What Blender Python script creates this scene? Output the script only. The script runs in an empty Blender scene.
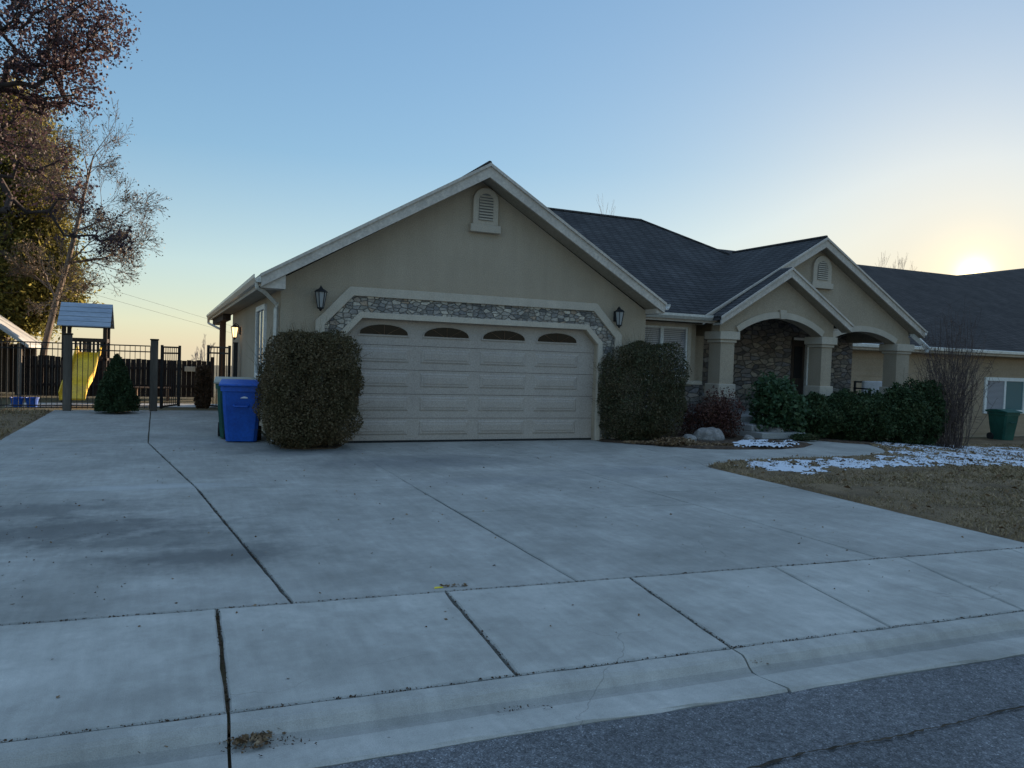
import bpy, bmesh, math, random
import numpy as np
from math import sin, cos, radians, pi, atan2, sqrt
from mathutils import Vector, Matrix

random.seed(7); rng = np.random.default_rng(7)
sc = bpy.context.scene
col = sc.collection

# ------------------------------------------------------------------ camera
F, PITCH, ROLL, YAW = 768.75, -0.03276, -0.03395, 0.42039
CAM = np.array([-2.832, -13.315, 1.571])
_fw = np.array([sin(YAW)*cos(PITCH), cos(YAW)*cos(PITCH), sin(PITCH)])
_rt = np.array([cos(YAW), -sin(YAW), 0.0]); _up = np.cross(_rt, _fw)
_r = cos(ROLL)*_rt - sin(ROLL)*_up; _u = sin(ROLL)*_rt + cos(ROLL)*_up

def ray(px, py): return _fw + _r*(px-512)/F - _u*(py-384)/F
def on_y(px, py, Y):
    d = ray(px, py); return CAM + d*(Y-CAM[1])/d[1]
def on_z(px, py, Z=0.0):
    d = ray(px, py); return CAM + d*(Z-CAM[2])/d[2]
def on_plane(px, py, n, P0):
    d = ray(px, py); n = np.array(n, float); return CAM + d*(((np.array(P0)-CAM)@n)/(d@n))
def smooth(t):
    t = min(1, max(0, t)); return t*t*(3-2*t)
def zt(x, y=0):          # the land falls gently to the neighbour's side
    z = -0.70*smooth((x-8.5)/14.0)
    return z+float(np.interp(y, [16, 24, 32, 50, 90, 200, 500, 1500], [0, -.3, -.8, -1.8, -4, -8, -14, -28]))      # and drops towards the valley behind
def on_land(px, py, dz=0.0):
    z = 0
    for _ in range(25):
        P = on_z(px, py, z+dz); z = 0.5*z+0.5*zt(P[0])
    return P

cam = bpy.data.cameras.new('camera'); co = bpy.data.objects.new('camera', cam); col.objects.link(co)
M = Matrix.Identity(4)
for i in range(3):
    M[i][0] = _r[i]; M[i][1] = _u[i]; M[i][2] = -_fw[i]; M[i][3] = CAM[i]
co.matrix_world = M
cam.sensor_fit = 'HORIZONTAL'; cam.sensor_width = 36; cam.lens = F/1024*36; cam.clip_start = 0.05; cam.clip_end = 5000
sc.camera = co

# ------------------------------------------------------------------ world and sun
SUN = ray(973, 281); SUN = SUN/np.linalg.norm(SUN)
EL = math.asin(SUN[2]); AZ = atan2(SUN[0], SUN[1])
w = bpy.data.worlds.new('World'); sc.world = w; w.use_nodes = True
nt = w.node_tree; nt.nodes.clear()
sky = nt.nodes.new('ShaderNodeTexSky'); sky.sky_type = 'NISHITA'; sky.sun_disc = False
sky.sun_elevation = EL; sky.sun_rotation = AZ; sky.altitude = 1300; sky.air_density = 0.95; sky.dust_density = 0.55; sky.ozone_density = 1.35
bg = nt.nodes.new('ShaderNodeBackground'); bg.inputs['Strength'].default_value = 0.15
ow = nt.nodes.new('ShaderNodeOutputWorld')
sep = nt.nodes.new('ShaderNodeSeparateColor'); sep.mode = 'HSV'; cmb = nt.nodes.new('ShaderNodeCombineColor'); cmb.mode = 'HSV'
def mth(op, a, b):
    n = nt.nodes.new('ShaderNodeMath'); n.operation = op
    for i, v in enumerate((a, b)):
        if hasattr(v, 'links'): nt.links.new(v, n.inputs[i])
        else: n.inputs[i].default_value = v
    return n.outputs[0]
nt.links.new(sky.outputs[0], sep.inputs[0]); V_ = sep.outputs[2]
q_ = mth('DIVIDE', V_, 2.35); sh_ = mth('DIVIDE', V_, mth('SQRT', mth('ADD', mth('MULTIPLY', q_, q_), 1.0), 0))
nt.links.new(sep.outputs[0], cmb.inputs[0]); nt.links.new(mth('MULTIPLY', sep.outputs[1], 1.05), cmb.inputs[1]); nt.links.new(mth('ADD', sh_, mth('MULTIPLY', V_, .03)), cmb.inputs[2])
# aureole of the low sun in the hazy air, and the paler air near the horizon
tcw = nt.nodes.new('ShaderNodeTexCoord'); SG = ray(974, 273); SG = SG/np.linalg.norm(SG)
dp = nt.nodes.new('ShaderNodeVectorMath'); dp.operation = 'DOT_PRODUCT'; nt.links.new(tcw.outputs['Generated'], dp.inputs[0]); dp.inputs[1].default_value = tuple(SG)
dc = mth('MAXIMUM', dp.outputs['Value'], 0.0)
glow = nt.nodes.new('ShaderNodeMix'); glow.data_type = 'RGBA'; glow.blend_type = 'ADD'; glow.inputs[0].default_value = 1
def lobe(p, amp, c):
    n = nt.nodes.new('ShaderNodeMix'); n.data_type = 'RGBA'; n.clamp_factor = False; n.inputs[6].default_value = (0,0,0,1); n.inputs[7].default_value = (*c, 1)
    nt.links.new(mth('MULTIPLY', mth('POWER', dc, p), amp), n.inputs[0]); return n.outputs[2]
g1_, g2_ = lobe(9000, 5.0, (1, .80, .42)), lobe(900, .8, (1, .66, .22))
nt.links.new(g1_, glow.inputs[6]); nt.links.new(g2_, glow.inputs[7])
addg = nt.nodes.new('ShaderNodeMix'); addg.data_type = 'RGBA'; addg.blend_type = 'ADD'; addg.inputs[0].default_value = 1
sxz = nt.nodes.new('ShaderNodeSeparateXYZ'); nt.links.new(tcw.outputs['Generated'], sxz.inputs[0])
mr = nt.nodes.new('ShaderNodeMapRange'); mr.inputs['From Min'].default_value = .0; mr.inputs['From Max'].default_value = .24; mr.inputs['To Min'].default_value = .60; mr.inputs['To Max'].default_value = 1.10
nt.links.new(sxz.outputs[2], mr.inputs[0])
# sky overhead, out of view, brightened and paled as added fill for the shade
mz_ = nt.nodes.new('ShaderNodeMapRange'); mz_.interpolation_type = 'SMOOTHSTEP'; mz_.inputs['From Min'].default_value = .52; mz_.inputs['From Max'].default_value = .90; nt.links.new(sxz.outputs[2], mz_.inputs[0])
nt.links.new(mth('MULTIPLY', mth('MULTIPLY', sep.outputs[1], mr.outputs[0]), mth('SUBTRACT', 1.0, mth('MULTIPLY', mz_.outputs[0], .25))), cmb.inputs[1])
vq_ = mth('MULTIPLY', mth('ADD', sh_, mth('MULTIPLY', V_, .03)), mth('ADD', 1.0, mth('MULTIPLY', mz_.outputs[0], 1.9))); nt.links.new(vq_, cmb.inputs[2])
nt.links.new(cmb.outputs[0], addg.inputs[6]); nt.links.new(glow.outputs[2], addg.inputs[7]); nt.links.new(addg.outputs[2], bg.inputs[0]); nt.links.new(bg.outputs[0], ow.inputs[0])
sl = bpy.data.lights.new('sun', 'SUN'); sl.energy = 5.0; sl.angle = radians(0.5); sl.color = (1.0, 0.80, 0.58)
so = bpy.data.objects.new('sun', sl); col.objects.link(so)
so.rotation_euler = Vector(SUN).to_track_quat('Z', 'Y').to_euler(); so.location = (40, 20, 30)
vs = sc.view_settings; vs.view_transform = 'Standard'; vs.look = 'None'; vs.gamma = 1; vs.exposure = 1.26; vs.use_curve_mapping = False

# ------------------------------------------------------------------ materials
MATS = {}
def nodes(m): return m.node_tree.nodes, m.node_tree.links
def N(m, t, **kw):
    n = m.node_tree.nodes.new(t)
    for k, v in kw.items():
        if k in n.inputs.keys(): n.inputs[k].default_value = v
        else: setattr(n, k, v)
    return n
def base(name, color=(.5,.5,.5), rough=.8, spec=.3, metal=0):
    m = bpy.data.materials.new(name); m.use_nodes = True
    b = m.node_tree.nodes['Principled BSDF']
    b.inputs['Base Color'].default_value = (*color, 1); b.inputs['Roughness'].default_value = rough
    b.inputs['Specular IOR Level'].default_value = spec; b.inputs['Metallic'].default_value = metal
    MATS[name] = m; return m, b
def ramp(m, stops):
    r = N(m, 'ShaderNodeValToRGB'); e = r.color_ramp.elements
    while len(e) < len(stops): e.new(0.5)
    for i, (p, c) in enumerate(stops):
        e[i].position = p; e[i].color = (*c, 1) if len(c) == 3 else c
    return r
def coord(m, scale=(1,1,1)):
    t = N(m, 'ShaderNodeTexCoord'); mp = N(m, 'ShaderNodeMapping'); mp.inputs['Scale'].default_value = scale
    m.node_tree.links.new(t.outputs['Object'], mp.inputs[0]); return mp.outputs[0]
def noise(m, vec, scale, detail=4, rough=.55):
    n = N(m, 'ShaderNodeTexNoise'); n.inputs['Scale'].default_value = scale; n.inputs['Detail'].default_value = detail
    n.inputs['Roughness'].default_value = rough; m.node_tree.links.new(vec, n.inputs['Vector']); return n.outputs['Fac']
def mixc(m, fac, a, b, mode='MIX'):
    n = N(m, 'ShaderNodeMix'); n.data_type = 'RGBA'; n.blend_type = mode
    L = m.node_tree.links
    for sock, v in ((n.inputs[0], fac), (n.inputs[6], a), (n.inputs[7], b)):
        if hasattr(v, 'links'): L.new(v, sock)
        elif isinstance(v, (int, float)): sock.default_value = v
        else: sock.default_value = (*v, 1)
    return n.outputs[2]
def bump(m, h, b, strength=.3, dist=.01):
    n = N(m, 'ShaderNodeBump'); n.inputs['Strength'].default_value = strength; n.inputs['Distance'].default_value = dist
    m.node_tree.links.new(h, n.inputs['Height']); m.node_tree.links.new(n.outputs[0], b.inputs['Normal'])
def mottled(name, c1, c2, rough=.85, s1=1.5, s2=30, bmp=.3, dist=.01, scale=(1,1,1), spec=.25, lo=.35, hi=.65):
    m, b = base(name, c1, rough, spec); v = coord(m, scale)
    r = ramp(m, [(lo, c1), (hi, c2)]); m.node_tree.links.new(noise(m, v, s1), r.inputs[0])
    n2 = noise(m, v, s2, 3); r2 = ramp(m, [(.3, (.82,)*3), (.7, (1.12,)*3)]); m.node_tree.links.new(n2, r2.inputs[0])
    m.node_tree.links.new(mixc(m, 1.0, r.outputs[0], r2.outputs[0], 'MULTIPLY'), b.inputs['Base Color'])
    if bmp: bump(m, n2, b, bmp, dist)
    return m
def wall_streaks(name, amt=.12):
    m = MATS[name]; b = m.node_tree.nodes['Principled BSDF']; L = m.node_tree.links; src = b.inputs['Base Color'].links[0].from_socket
    v2 = coord(m, (3.2, 3.2, .28)); r = ramp(m, [(.35, (1-amt,)*3), (.62, (1+amt*.3,)*3)]); L.new(noise(m, v2, 1.6, 6, .6), r.inputs[0])
    r2 = ramp(m, [(.3, (1-amt*.6,)*3), (.7, (1+amt*.4,)*3)]); L.new(noise(m, coord(m), 6, 6, .7), r2.inputs[0])
    c = mixc(m, 1, src, r.outputs[0], 'MULTIPLY'); c = mixc(m, 1, c, r2.outputs[0], 'MULTIPLY'); L.new(c, b.inputs['Base Color'])
def leafmat(name, stops, rough=.7, trans=.0):
    m, b = base(name, stops[0], rough, .2); g = N(m, 'ShaderNodeNewGeometry')
    r = ramp(m, [(i/(len(stops)-1), c) for i, c in enumerate(stops)])
    v = coord(m); n = noise(m, v, 2.3, 2); a = N(m, 'ShaderNodeMath', operation='MULTIPLY_ADD'); L = m.node_tree.links
    L.new(g.outputs['Random Per Island'], a.inputs[0]); a.inputs[1].default_value = .62
    s = N(m, 'ShaderNodeMath', operation='MULTIPLY_ADD'); L.new(n, s.inputs[0]); s.inputs[1].default_value = 1.1; s.inputs[2].default_value = -.36
    L.new(s.outputs[0], a.inputs[2]); L.new(a.outputs[0], r.inputs[0]); L.new(r.outputs[0], b.inputs['Base Color'])
    if trans:
        t = N(m, 'ShaderNodeBsdfTranslucent'); L.new(r.outputs[0], t.inputs[0]); mx = N(m, 'ShaderNodeMixShader'); mx.inputs[0].default_value = trans
        o = m.node_tree.nodes['Material Output']; L.new(b.outputs[0], mx.inputs[1]); L.new(t.outputs[0], mx.inputs[2]); L.new(mx.outputs[0], o.inputs[0])
    return m

mottled('stucco', (.40,.325,.24), (.44,.36,.27), .95, .7, 55, .55, .012)
mottled('trim_stucco', (.50,.43,.345), (.56,.485,.39), .9, 1.2, 60, .35, .006)
mottled('fascia', (.52,.455,.39), (.59,.52,.445), .6, 1.5, 20, .05, .003)
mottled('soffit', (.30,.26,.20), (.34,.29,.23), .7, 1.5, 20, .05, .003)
mottled('door_paint', (.41,.35,.30), (.44,.378,.325), .55, 1.0, 40, .08, .002)
wall_streaks('stucco', .05); wall_streaks('trim_stucco', .06); wall_streaks('fascia', .07); wall_streaks('door_paint', .04)
mottled('white_paint', (.70,.70,.68), (.78,.78,.76), .5, 2, 30, .05, .002)
mottled('gutter_metal', (.56,.53,.47), (.63,.60,.54), .35, 2, 20, .03, .002, spec=.5)
mottled('black_metal', (.018,.018,.020), (.03,.03,.032), .5, 5, 50, .1, .002)
mottled('bark', (.10,.075,.055), (.17,.13,.10), .95, 6, 40, .7, .02, (1,1,.4))
mottled('pale_bark', (.22,.17,.13), (.32,.25,.20), .95, 6, 40, .5, .02)
mottled('grey_wood', (.10,.085,.07), (.17,.145,.12), .9, 3, 30, .5, .01, (1,1,.15))
mottled('dark_wood', (.035,.027,.022), (.07,.052,.042), .9, 3, 30, .5, .01, (1,1,.15))
mottled('brown_wood', (.12,.07,.04), (.19,.115,.07), .85, 3, 30, .4, .01, (1,1,.2))
mottled('blue_wood', (.26,.31,.37), (.34,.39,.45), .8, 3, 30, .4, .01, (.2,1,1))
mottled('blue_plastic', (.003,.070,.38), (.008,.105,.50), .42, 2.2, 25, .08, .002, spec=.45)
mottled('green_plastic', (.006,.065,.050), (.014,.10,.075), .45, 2.2, 25, .08, .002, spec=.4)
mottled('beige_plastic', (.42,.40,.32), (.50,.47,.38), .5, 3, 60, .08, .002)
mottled('black_rubber', (.02,.02,.02), (.035,.035,.035), .8, 8, 60, .2, .002)
mottled('yellow_plastic', (.66,.39,.015), (.86,.54,.02), .45, 2.5, 20, .05, .002, spec=.4)
mottled('siding', (.36,.27,.18), (.41,.31,.215), .85, 1, 30, .2, .004)
mottled('rock', (.16,.15,.14), (.32,.30,.285), .9, 5, 25, .9, .03)
mottled('mulch', (.055,.036,.025), (.13,.085,.055), 1, 9, 60, 1.0, .03)
mottled('soil', (.035,.028,.020), (.075,.058,.04), 1, 9, 60, 1.0, .02)
mottled('land', (.085,.075,.04), (.15,.12,.065), 1, .4, 20, .8, .03)
mottled('pale_paving', (.42,.40,.36), (.50,.47,.43), .9, 1, 30, .3, .005)
mottled('porch_concrete', (.26,.26,.25), (.36,.355,.34), .9, 1.5, 40, .4, .005)
mottled('white_roofing', (.38,.36,.33), (.50,.48,.44), .7, 1, 12, .2, .01)
mottled('cushion', (.45,.45,.46), (.56,.56,.57), .9, 4, 60, .2, .004)
mottled('mid_bark', (.12,.09,.07), (.19,.145,.115), .95, 6, 40, .5, .02)
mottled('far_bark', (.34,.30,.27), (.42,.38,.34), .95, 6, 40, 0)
mottled('dark_bark', (.045,.033,.028), (.08,.06,.05), .95, 6, 40, .4, .01)
mottled('black_wood', (.016,.012,.011), (.032,.025,.022), .9, 3, 30, .5, .01)
mottled('vent_grey', (.16,.155,.15), (.2,.195,.19), .8, 4, 60, 0)
mottled('twig_bark', (.085,.062,.055), (.135,.10,.088), .95, 6, 40, .3, .01)
mottled('wire', (.05,.05,.05), (.07,.07,.07), .6, 4, 60, 0)
mottled('dark_glassfill', (.012,.012,.014), (.02,.02,.022), .6, 4, 60, 0)
m, b = base('snow', (.56,.59,.64), .75, .3); v = coord(m); n = noise(m, v, 40, 4); bump(m, n, b, .6, .01)
b.inputs['Subsurface Weight'].default_value = .15; b.inputs['Subsurface Radius'].default_value = (.02,.02,.02)

def concrete(name, tone=1.0, stain=1.0):
    m, b = base(name, (.3,.3,.3), .88, .3); v = coord(m); L = m.node_tree.links
    r = ramp(m, [(.28, tuple(tone*x for x in (.265,.255,.226))), (.5, tuple(tone*x for x in (.352,.338,.302))), (.72, tuple(tone*x for x in (.445,.425,.382)))])
    L.new(noise(m, v, .8, 6, .6), r.inputs[0])
    n2 = noise(m, v, 5.5, 6, .7); r2 = ramp(m, [(.3, (.86,)*3), (.7, (1.1,)*3)]); L.new(n2, r2.inputs[0])
    c = mixc(m, 1, r.outputs[0], r2.outputs[0], 'MULTIPLY')
    n3 = noise(m, v, 190, 3, .6); r3 = ramp(m, [(.25, (.80,)*3), (.75, (1.16,)*3)]); L.new(n3, r3.inputs[0])
    c = mixc(m, 1, c, r3.outputs[0], 'MULTIPLY')
    # long brush streaks across the slab
    v2 = coord(m, (7.5, .8, 1)); r4 = ramp(m, [(.35, (.92,)*3), (.7, (1.07,)*3)]); L.new(noise(m, v2, 2.2, 4), r4.inputs[0])
    c = mixc(m, .8, c, r4.outputs[0], 'MULTIPLY')
    # small dark specks
    vo = N(m, 'ShaderNodeTexVoronoi'); vo.inputs['Scale'].default_value = 4.2; L.new(v, vo.inputs['Vector'])
    rv = ramp(m, [(.018, (.35,)*3), (.035, (1,)*3)]); L.new(vo.outputs['Distance'], rv.inputs[0])
    c = mixc(m, .75, c, rv.outputs[0], 'MULTIPLY')
    # oil stains and damp marks of their own shape
    def spot(cx, cy, rx, ry, col_, amt, rag=.5):
        nonlocal c
        mp = N(m, 'ShaderNodeMapping'); mp.vector_type = 'TEXTURE'
        mp.inputs['Location'].default_value = (cx, cy, 0); mp.inputs['Scale'].default_value = (rx, ry, 1000)
        t = N(m, 'ShaderNodeTexCoord'); L.new(t.outputs['Object'], mp.inputs[0])
        ln = N(m, 'ShaderNodeVectorMath', operation='LENGTH'); L.new(mp.outputs[0], ln.inputs[0])
        ns = noise(m, v, 3.4, 9, .72); a = N(m, 'ShaderNodeMath', operation='MULTIPLY_ADD'); L.new(ns, a.inputs[0]); a.inputs[1].default_value = 4.6*rag; of_ = N(m, 'ShaderNodeMath', operation='SUBTRACT'); L.new(ln.outputs['Value'], of_.inputs[0]); of_.inputs[1].default_value = 2.3*rag; L.new(of_.outputs[0], a.inputs[2])
        rr = ramp(m, [(.55, (1,)*3), (1.0, (.4,)*3)]); 
        sb = N(m, 'ShaderNodeMath', operation='MULTIPLY'); L.new(a.outputs[0], sb.inputs[0]); sb.inputs[1].default_value = .62; 
        rr = ramp(m, [(.22, (amt*.85,)*3), (.78, (0,)*3)]); L.new(sb.outputs[0], rr.inputs[0])
        c = mixc(m, rr.outputs[0], c, col_)
    if stain:
        P = on_z(205, 556); spot(P[0], P[1], .75, .38, (.10,.10,.095), .85)
        P = on_z(70, 530); spot(P[0], P[1], 1.3, .5, (.10,.10,.095), .85, .6)
        P = on_z(150, 540); spot(P[0], P[1], 1.2, .3, (.12,.12,.11), .7, .6)
        P = on_z(40, 510); spot(P[0], P[1], 1.0, .4, (.10,.10,.095), .7, .7)
        P = on_z(420, 462); spot(P[0], P[1], 1.6, .7, (.15,.15,.15), .75, .5)
        P = on_z(300, 452); spot(P[0], P[1], 1.0, .45, (.13,.13,.13), .75, .5)
        P = on_z(75, 441); spot(P[0], P[1], .5, .18, (.24,.19,.13), .6, .4)
        P = on_z(640, 470); spot(P[0], P[1], 1.2, .5, (.20,.205,.21), .4, .7)
        P = on_z(150, 487); spot(P[0], P[1], 1.0, .2, (.46,.46,.45), .5, .5)
        P = on_z(500, 480); spot(P[0], P[1], 1.2, .3, (.21,.21,.21), .4, .8)
    dn = N(m, 'ShaderNodeTexNoise'); dn.inputs['Scale'].default_value = 1.4; dn.inputs['Detail'].default_value = 5; L.new(v, dn.inputs['Vector'])
    dv = N(m, 'ShaderNodeVectorMath', operation='MULTIPLY_ADD'); L.new(dn.outputs['Color'], dv.inputs[0]); dv.inputs[1].default_value = (.9,.9,0); L.new(v, dv.inputs[2])
    ce_ = N(m, 'ShaderNodeTexVoronoi'); ce_.feature = 'DISTANCE_TO_EDGE'; ce_.inputs['Scale'].default_value = .42; L.new(dv.outputs[0], ce_.inputs['Vector'])
    rc_ = ramp(m, [(.0012, (0,)*3), (.0035, (1,)*3)]); L.new(ce_.outputs['Distance'], rc_.inputs[0]); rm_ = ramp(m, [(.52, (1,)*3), (.60, (.35,)*3)]); L.new(noise(m, v, .55, 2), rm_.inputs[0])
    ck_ = mixc(m, 1, rc_.outputs[0], rm_.outputs[0], 'LIGHTEN' if False else 'ADD'); cl_ = mixc(m, 1, ck_, (1,1,1), 'DARKEN'); c = mixc(m, .5, c, cl_, 'MULTIPLY')
    # pale worn and frosted blotches
    rb_ = ramp(m, [(.50, (1,)*3), (.72, (1.22,)*3)]); L.new(noise(m, v, 1.9, 8, .72), rb_.inputs[0]); c = mixc(m, 1, c, rb_.outputs[0], 'MULTIPLY')
    L.new(c, b.inputs['Base Color'])
    mh = N(m, 'ShaderNodeMath', operation='MULTIPLY_ADD'); L.new(n2, mh.inputs[0]); mh.inputs[1].default_value = .5; L.new(n3, mh.inputs[2])
    bump(m, mh.outputs[0], b, .45, .006)
    return m
concrete('concrete', .92); concrete('concrete_walk', 1.12, 0); concrete('concrete_kerb', 1.08, 0); concrete('concrete_dirty', .86, 0)

m, b = base('asphalt', (.06,.06,.06), .9, .3); v = coord(m); L = m.node_tree.links
vo = N(m, 'ShaderNodeTexVoronoi'); vo.inputs['Scale'].default_value = 150; L.new(v, vo.inputs['Vector'])
r = ramp(m, [(0, (.075,.077,.08)), (.45, (.13,.132,.137)), (.8, (.20,.203,.21)), (1, (.40,.40,.41))]); L.new(vo.outputs['Color'], r.inputs[0])
r2 = ramp(m, [(.3, (.75,)*3), (.7, (1.15,)*3)]); L.new(noise(m, v, 1.3, 6), r2.inputs[0])
r3 = ramp(m, [(.35, (.75,)*3), (.65, (1.2,)*3)]); L.new(noise(m, v, 28, 4), r3.inputs[0])
c = mixc(m, 1, r.outputs[0], r2.outputs[0], 'MULTIPLY'); c = mixc(m, 1, c, r3.outputs[0], 'MULTIPLY')
L.new(c, b.inputs['Base Color']); bump(m, vo.outputs['Distance'], b, .8, .008)

def stone(name, sx, sz, stops, mortar, bm=.9):
    m, b = base(name, (.3,.3,.3), .88, .25); L = m.node_tree.links
    t = N(m, 'ShaderNodeTexCoord'); sp = N(m, 'ShaderNodeSeparateXYZ'); L.new(t.outputs['Object'], sp.inputs[0])
    ad = N(m, 'ShaderNodeMath', operation='ADD'); L.new(sp.outputs[0], ad.inputs[0]); L.new(sp.outputs[1], ad.inputs[1])
    cb = N(m, 'ShaderNodeCombineXYZ'); 
    mx = N(m, 'ShaderNodeMath', operation='MULTIPLY'); L.new(ad.outputs[0], mx.inputs[0]); mx.inputs[1].default_value = sx
    mz = N(m, 'ShaderNodeMath', operation='MULTIPLY'); L.new(sp.outputs[2], mz.inputs[0]); mz.inputs[1].default_value = sz
    L.new(mx.outputs[0], cb.inputs[0]); L.new(mz.outputs[0], cb.inputs[1])
    vc = N(m, 'ShaderNodeTexVoronoi'); vc.voronoi_dimensions = '2D'; vc.distance = 'CHEBYCHEV'; vc.inputs['Scale'].default_value = 1; vc.inputs['Randomness'].default_value = .85; L.new(cb.outputs[0], vc.inputs['Vector'])
    ve = N(m, 'ShaderNodeTexVoronoi'); ve.voronoi_dimensions = '2D'; ve.feature = 'DISTANCE_TO_EDGE'; ve.inputs['Scale'].default_value = 1; ve.inputs['Randomness'].default_value = .85; L.new(cb.outputs[0], ve.inputs['Vector'])
    vc.distance = 'EUCLIDEAN'
    r = ramp(m, [(i/(len(stops)-1), c) for i, c in enumerate(stops)]); se = N(m, 'ShaderNodeSeparateColor'); L.new(vc.outputs['Color'], se.inputs[0]); L.new(se.outputs[0], r.inputs[0])
    n = noise(m, t.outputs['Object'], 14, 5, .65); rn = ramp(m, [(.25, (.6,)*3), (.75, (1.35,)*3)]); L.new(n, rn.inputs[0])
    c = mixc(m, 1, r.outputs[0], rn.outputs[0], 'MULTIPLY')
    re = ramp(m, [(.0, (0,)*3), (.09, (1,)*3)]); L.new(ve.outputs['Distance'], re.inputs[0])
    c = mixc(m, re.outputs[0], mortar, c); L.new(c, b.inputs['Base Color'])
    h = N(m, 'ShaderNodeMath', operation='MULTIPLY_ADD'); L.new(re.outputs[0], h.inputs[0]); h.inputs[1].default_value = 1.5; L.new(n, h.inputs[2])
    bump(m, h.outputs[0], b, bm, .03); return m
stone('stone', 3.6, 8.5, [(.17,.14,.12), (.30,.25,.21), (.22,.21,.22), (.42,.36,.29), (.12,.11,.11), (.34,.28,.22)], (.13,.115,.10))
stone('band_stone', 8, 15, [(.15,.145,.14), (.50,.44,.36), (.20,.19,.185), (.38,.33,.28), (.12,.115,.11), (.60,.53,.43), (.25,.235,.22), (.38,.28,.20)], (.26,.235,.20))

def shingles(name, c1, c2):
    m, b = base(name, c1, .92, .2); L = m.node_tree.links
    t = N(m, 'ShaderNodeTexCoord'); sp = N(m, 'ShaderNodeSeparateXYZ'); L.new(t.outputs['Object'], sp.inputs[0])
    ad = N(m, 'ShaderNodeMath', operation='ADD'); L.new(sp.outputs[0], ad.inputs[0]); L.new(sp.outputs[1], ad.inputs[1])
    mz = N(m, 'ShaderNodeMath', operation='MULTIPLY'); L.new(sp.outputs[2], mz.inputs[0]); mz.inputs[1].default_value = 2.0
    cb = N(m, 'ShaderNodeCombineXYZ'); L.new(ad.outputs[0], cb.inputs[0]); L.new(mz.outputs[0], cb.inputs[1])
    br = N(m, 'ShaderNodeTexBrick'); L.new(cb.outputs[0], br.inputs['Vector'])
    br.inputs['Color1'].default_value = (*c1, 1); br.inputs['Color2'].default_value = (*c2, 1); br.inputs['Mortar'].default_value = tuple(x*.45 for x in c1)+(1,)
    br.inputs['Scale'].default_value = 1; br.inputs['Brick Width'].default_value = .30; br.inputs['Row Height'].default_value = .145; br.inputs['Mortar Size'].default_value = .02; br.inputs['Bias'].default_value = 0
    n = noise(m, t.outputs['Object'], .9, 5); rn = ramp(m, [(.3, (.75,)*3), (.7, (1.2,)*3)]); L.new(n, rn.inputs[0])
    n2 = noise(m, t.outputs['Object'], 60, 3); rn2 = ramp(m, [(.3, (.7,)*3), (.7, (1.3,)*3)]); L.new(n2, rn2.inputs[0])
    c = mixc(m, 1, br.outputs['Color'], rn.outputs[0], 'MULTIPLY'); c = mixc(m, 1, c, rn2.outputs[0], 'MULTIPLY')
    L.new(c, b.inputs['Base Color'])
    inv = N(m, 'ShaderNodeMath', operation='SUBTRACT'); inv.inputs[0].default_value = 1; L.new(br.outputs['Fac'], inv.inputs[1])
    bump(m, inv.outputs[0], b, .6, .015); return m
shingles('shingle', (.045,.043,.043), (.070,.067,.067)); shingles('brown_shingle', (.046,.039,.036), (.068,.058,.054))

m, b = base('glass', (.015,.016,.018), .06, .5); b.inputs['IOR'].default_value = 1.45
n = noise(m, coord(m), 3, 3); bump(m, n, b, .15, .02)
m, b = base('arched_glass', (.014,.011,.010), .12, .14)
m, b = base('blind', (.40,.40,.42), .8, .2); v = coord(m); wv = N(m, 'ShaderNodeTexWave'); wv.bands_direction = 'Z'; wv.inputs['Scale'].default_value = 7; m.node_tree.links.new(v, wv.inputs['Vector'])
r = ramp(m, [(.2, (.16,.16,.18)), (.7, (.36,.36,.38))]); m.node_tree.links.new(wv.outputs['Fac'], r.inputs[0]); m.node_tree.links.new(r.outputs[0], b.inputs['Base Color']); b.inputs['Coat Weight'].default_value = .4; b.inputs['Coat Roughness'].default_value = .05
m, b = base('teal_blind', (.06,.14,.15), .6, .3); b.inputs['Coat Weight'].default_value = .5; b.inputs['Coat Roughness'].default_value = .05
m, b = base('lamp_glass', (.32,.32,.31), .25, .5)
m, b = base('lit_lamp', (1,.75,.45), .4, .3); b.inputs['Emission Color'].default_value = (1,.62,.28,1); b.inputs['Emission Strength'].default_value = 1.1
m, b = base('mark_white', (.75,.77,.80), .5, .3)
m, b = base('sticker_yellow', (.75,.6,.05), .6, .3)

leafmat('boxwood', [(.055,.048,.023), (.088,.072,.034), (.125,.092,.048), (.175,.12,.066)])
leafmat('boxwood_green', [(.040,.048,.023), (.060,.064,.031), (.088,.076,.040), (.13,.096,.055)])
leafmat('evergreen', [(.012,.025,.010), (.024,.046,.018), (.045,.072,.028), (.075,.088,.038)])
leafmat('laurel', [(.015,.038,.018), (.03,.065,.028), (.05,.09,.04), (.08,.11,.05)], .5)
leafmat('barberry', [(.035,.015,.014), (.07,.028,.024), (.11,.05,.035), (.06,.04,.03)])
leafmat('purple_leaf', [(.038,.024,.030), (.068,.042,.050), (.11,.066,.068), (.16,.095,.082)], .6, .25)
leafmat('olive_leaf', [(.05,.052,.016), (.14,.13,.035), (.32,.27,.07), (.50,.40,.11)], .7, .5)
leafmat('dead_leaf', [(.06,.035,.02), (.14,.085,.045), (.24,.16,.09), (.36,.27,.17)])
leafmat('grass_dry', [(.10,.080,.038), (.20,.145,.072), (.31,.22,.12), (.42,.30,.175)])
leafmat('brown_hedge', [(.05,.028,.016), (.09,.05,.028), (.14,.08,.045)])
leafmat('ground_cover', [(.02,.04,.015), (.045,.065,.025), (.09,.07,.035)])

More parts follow.
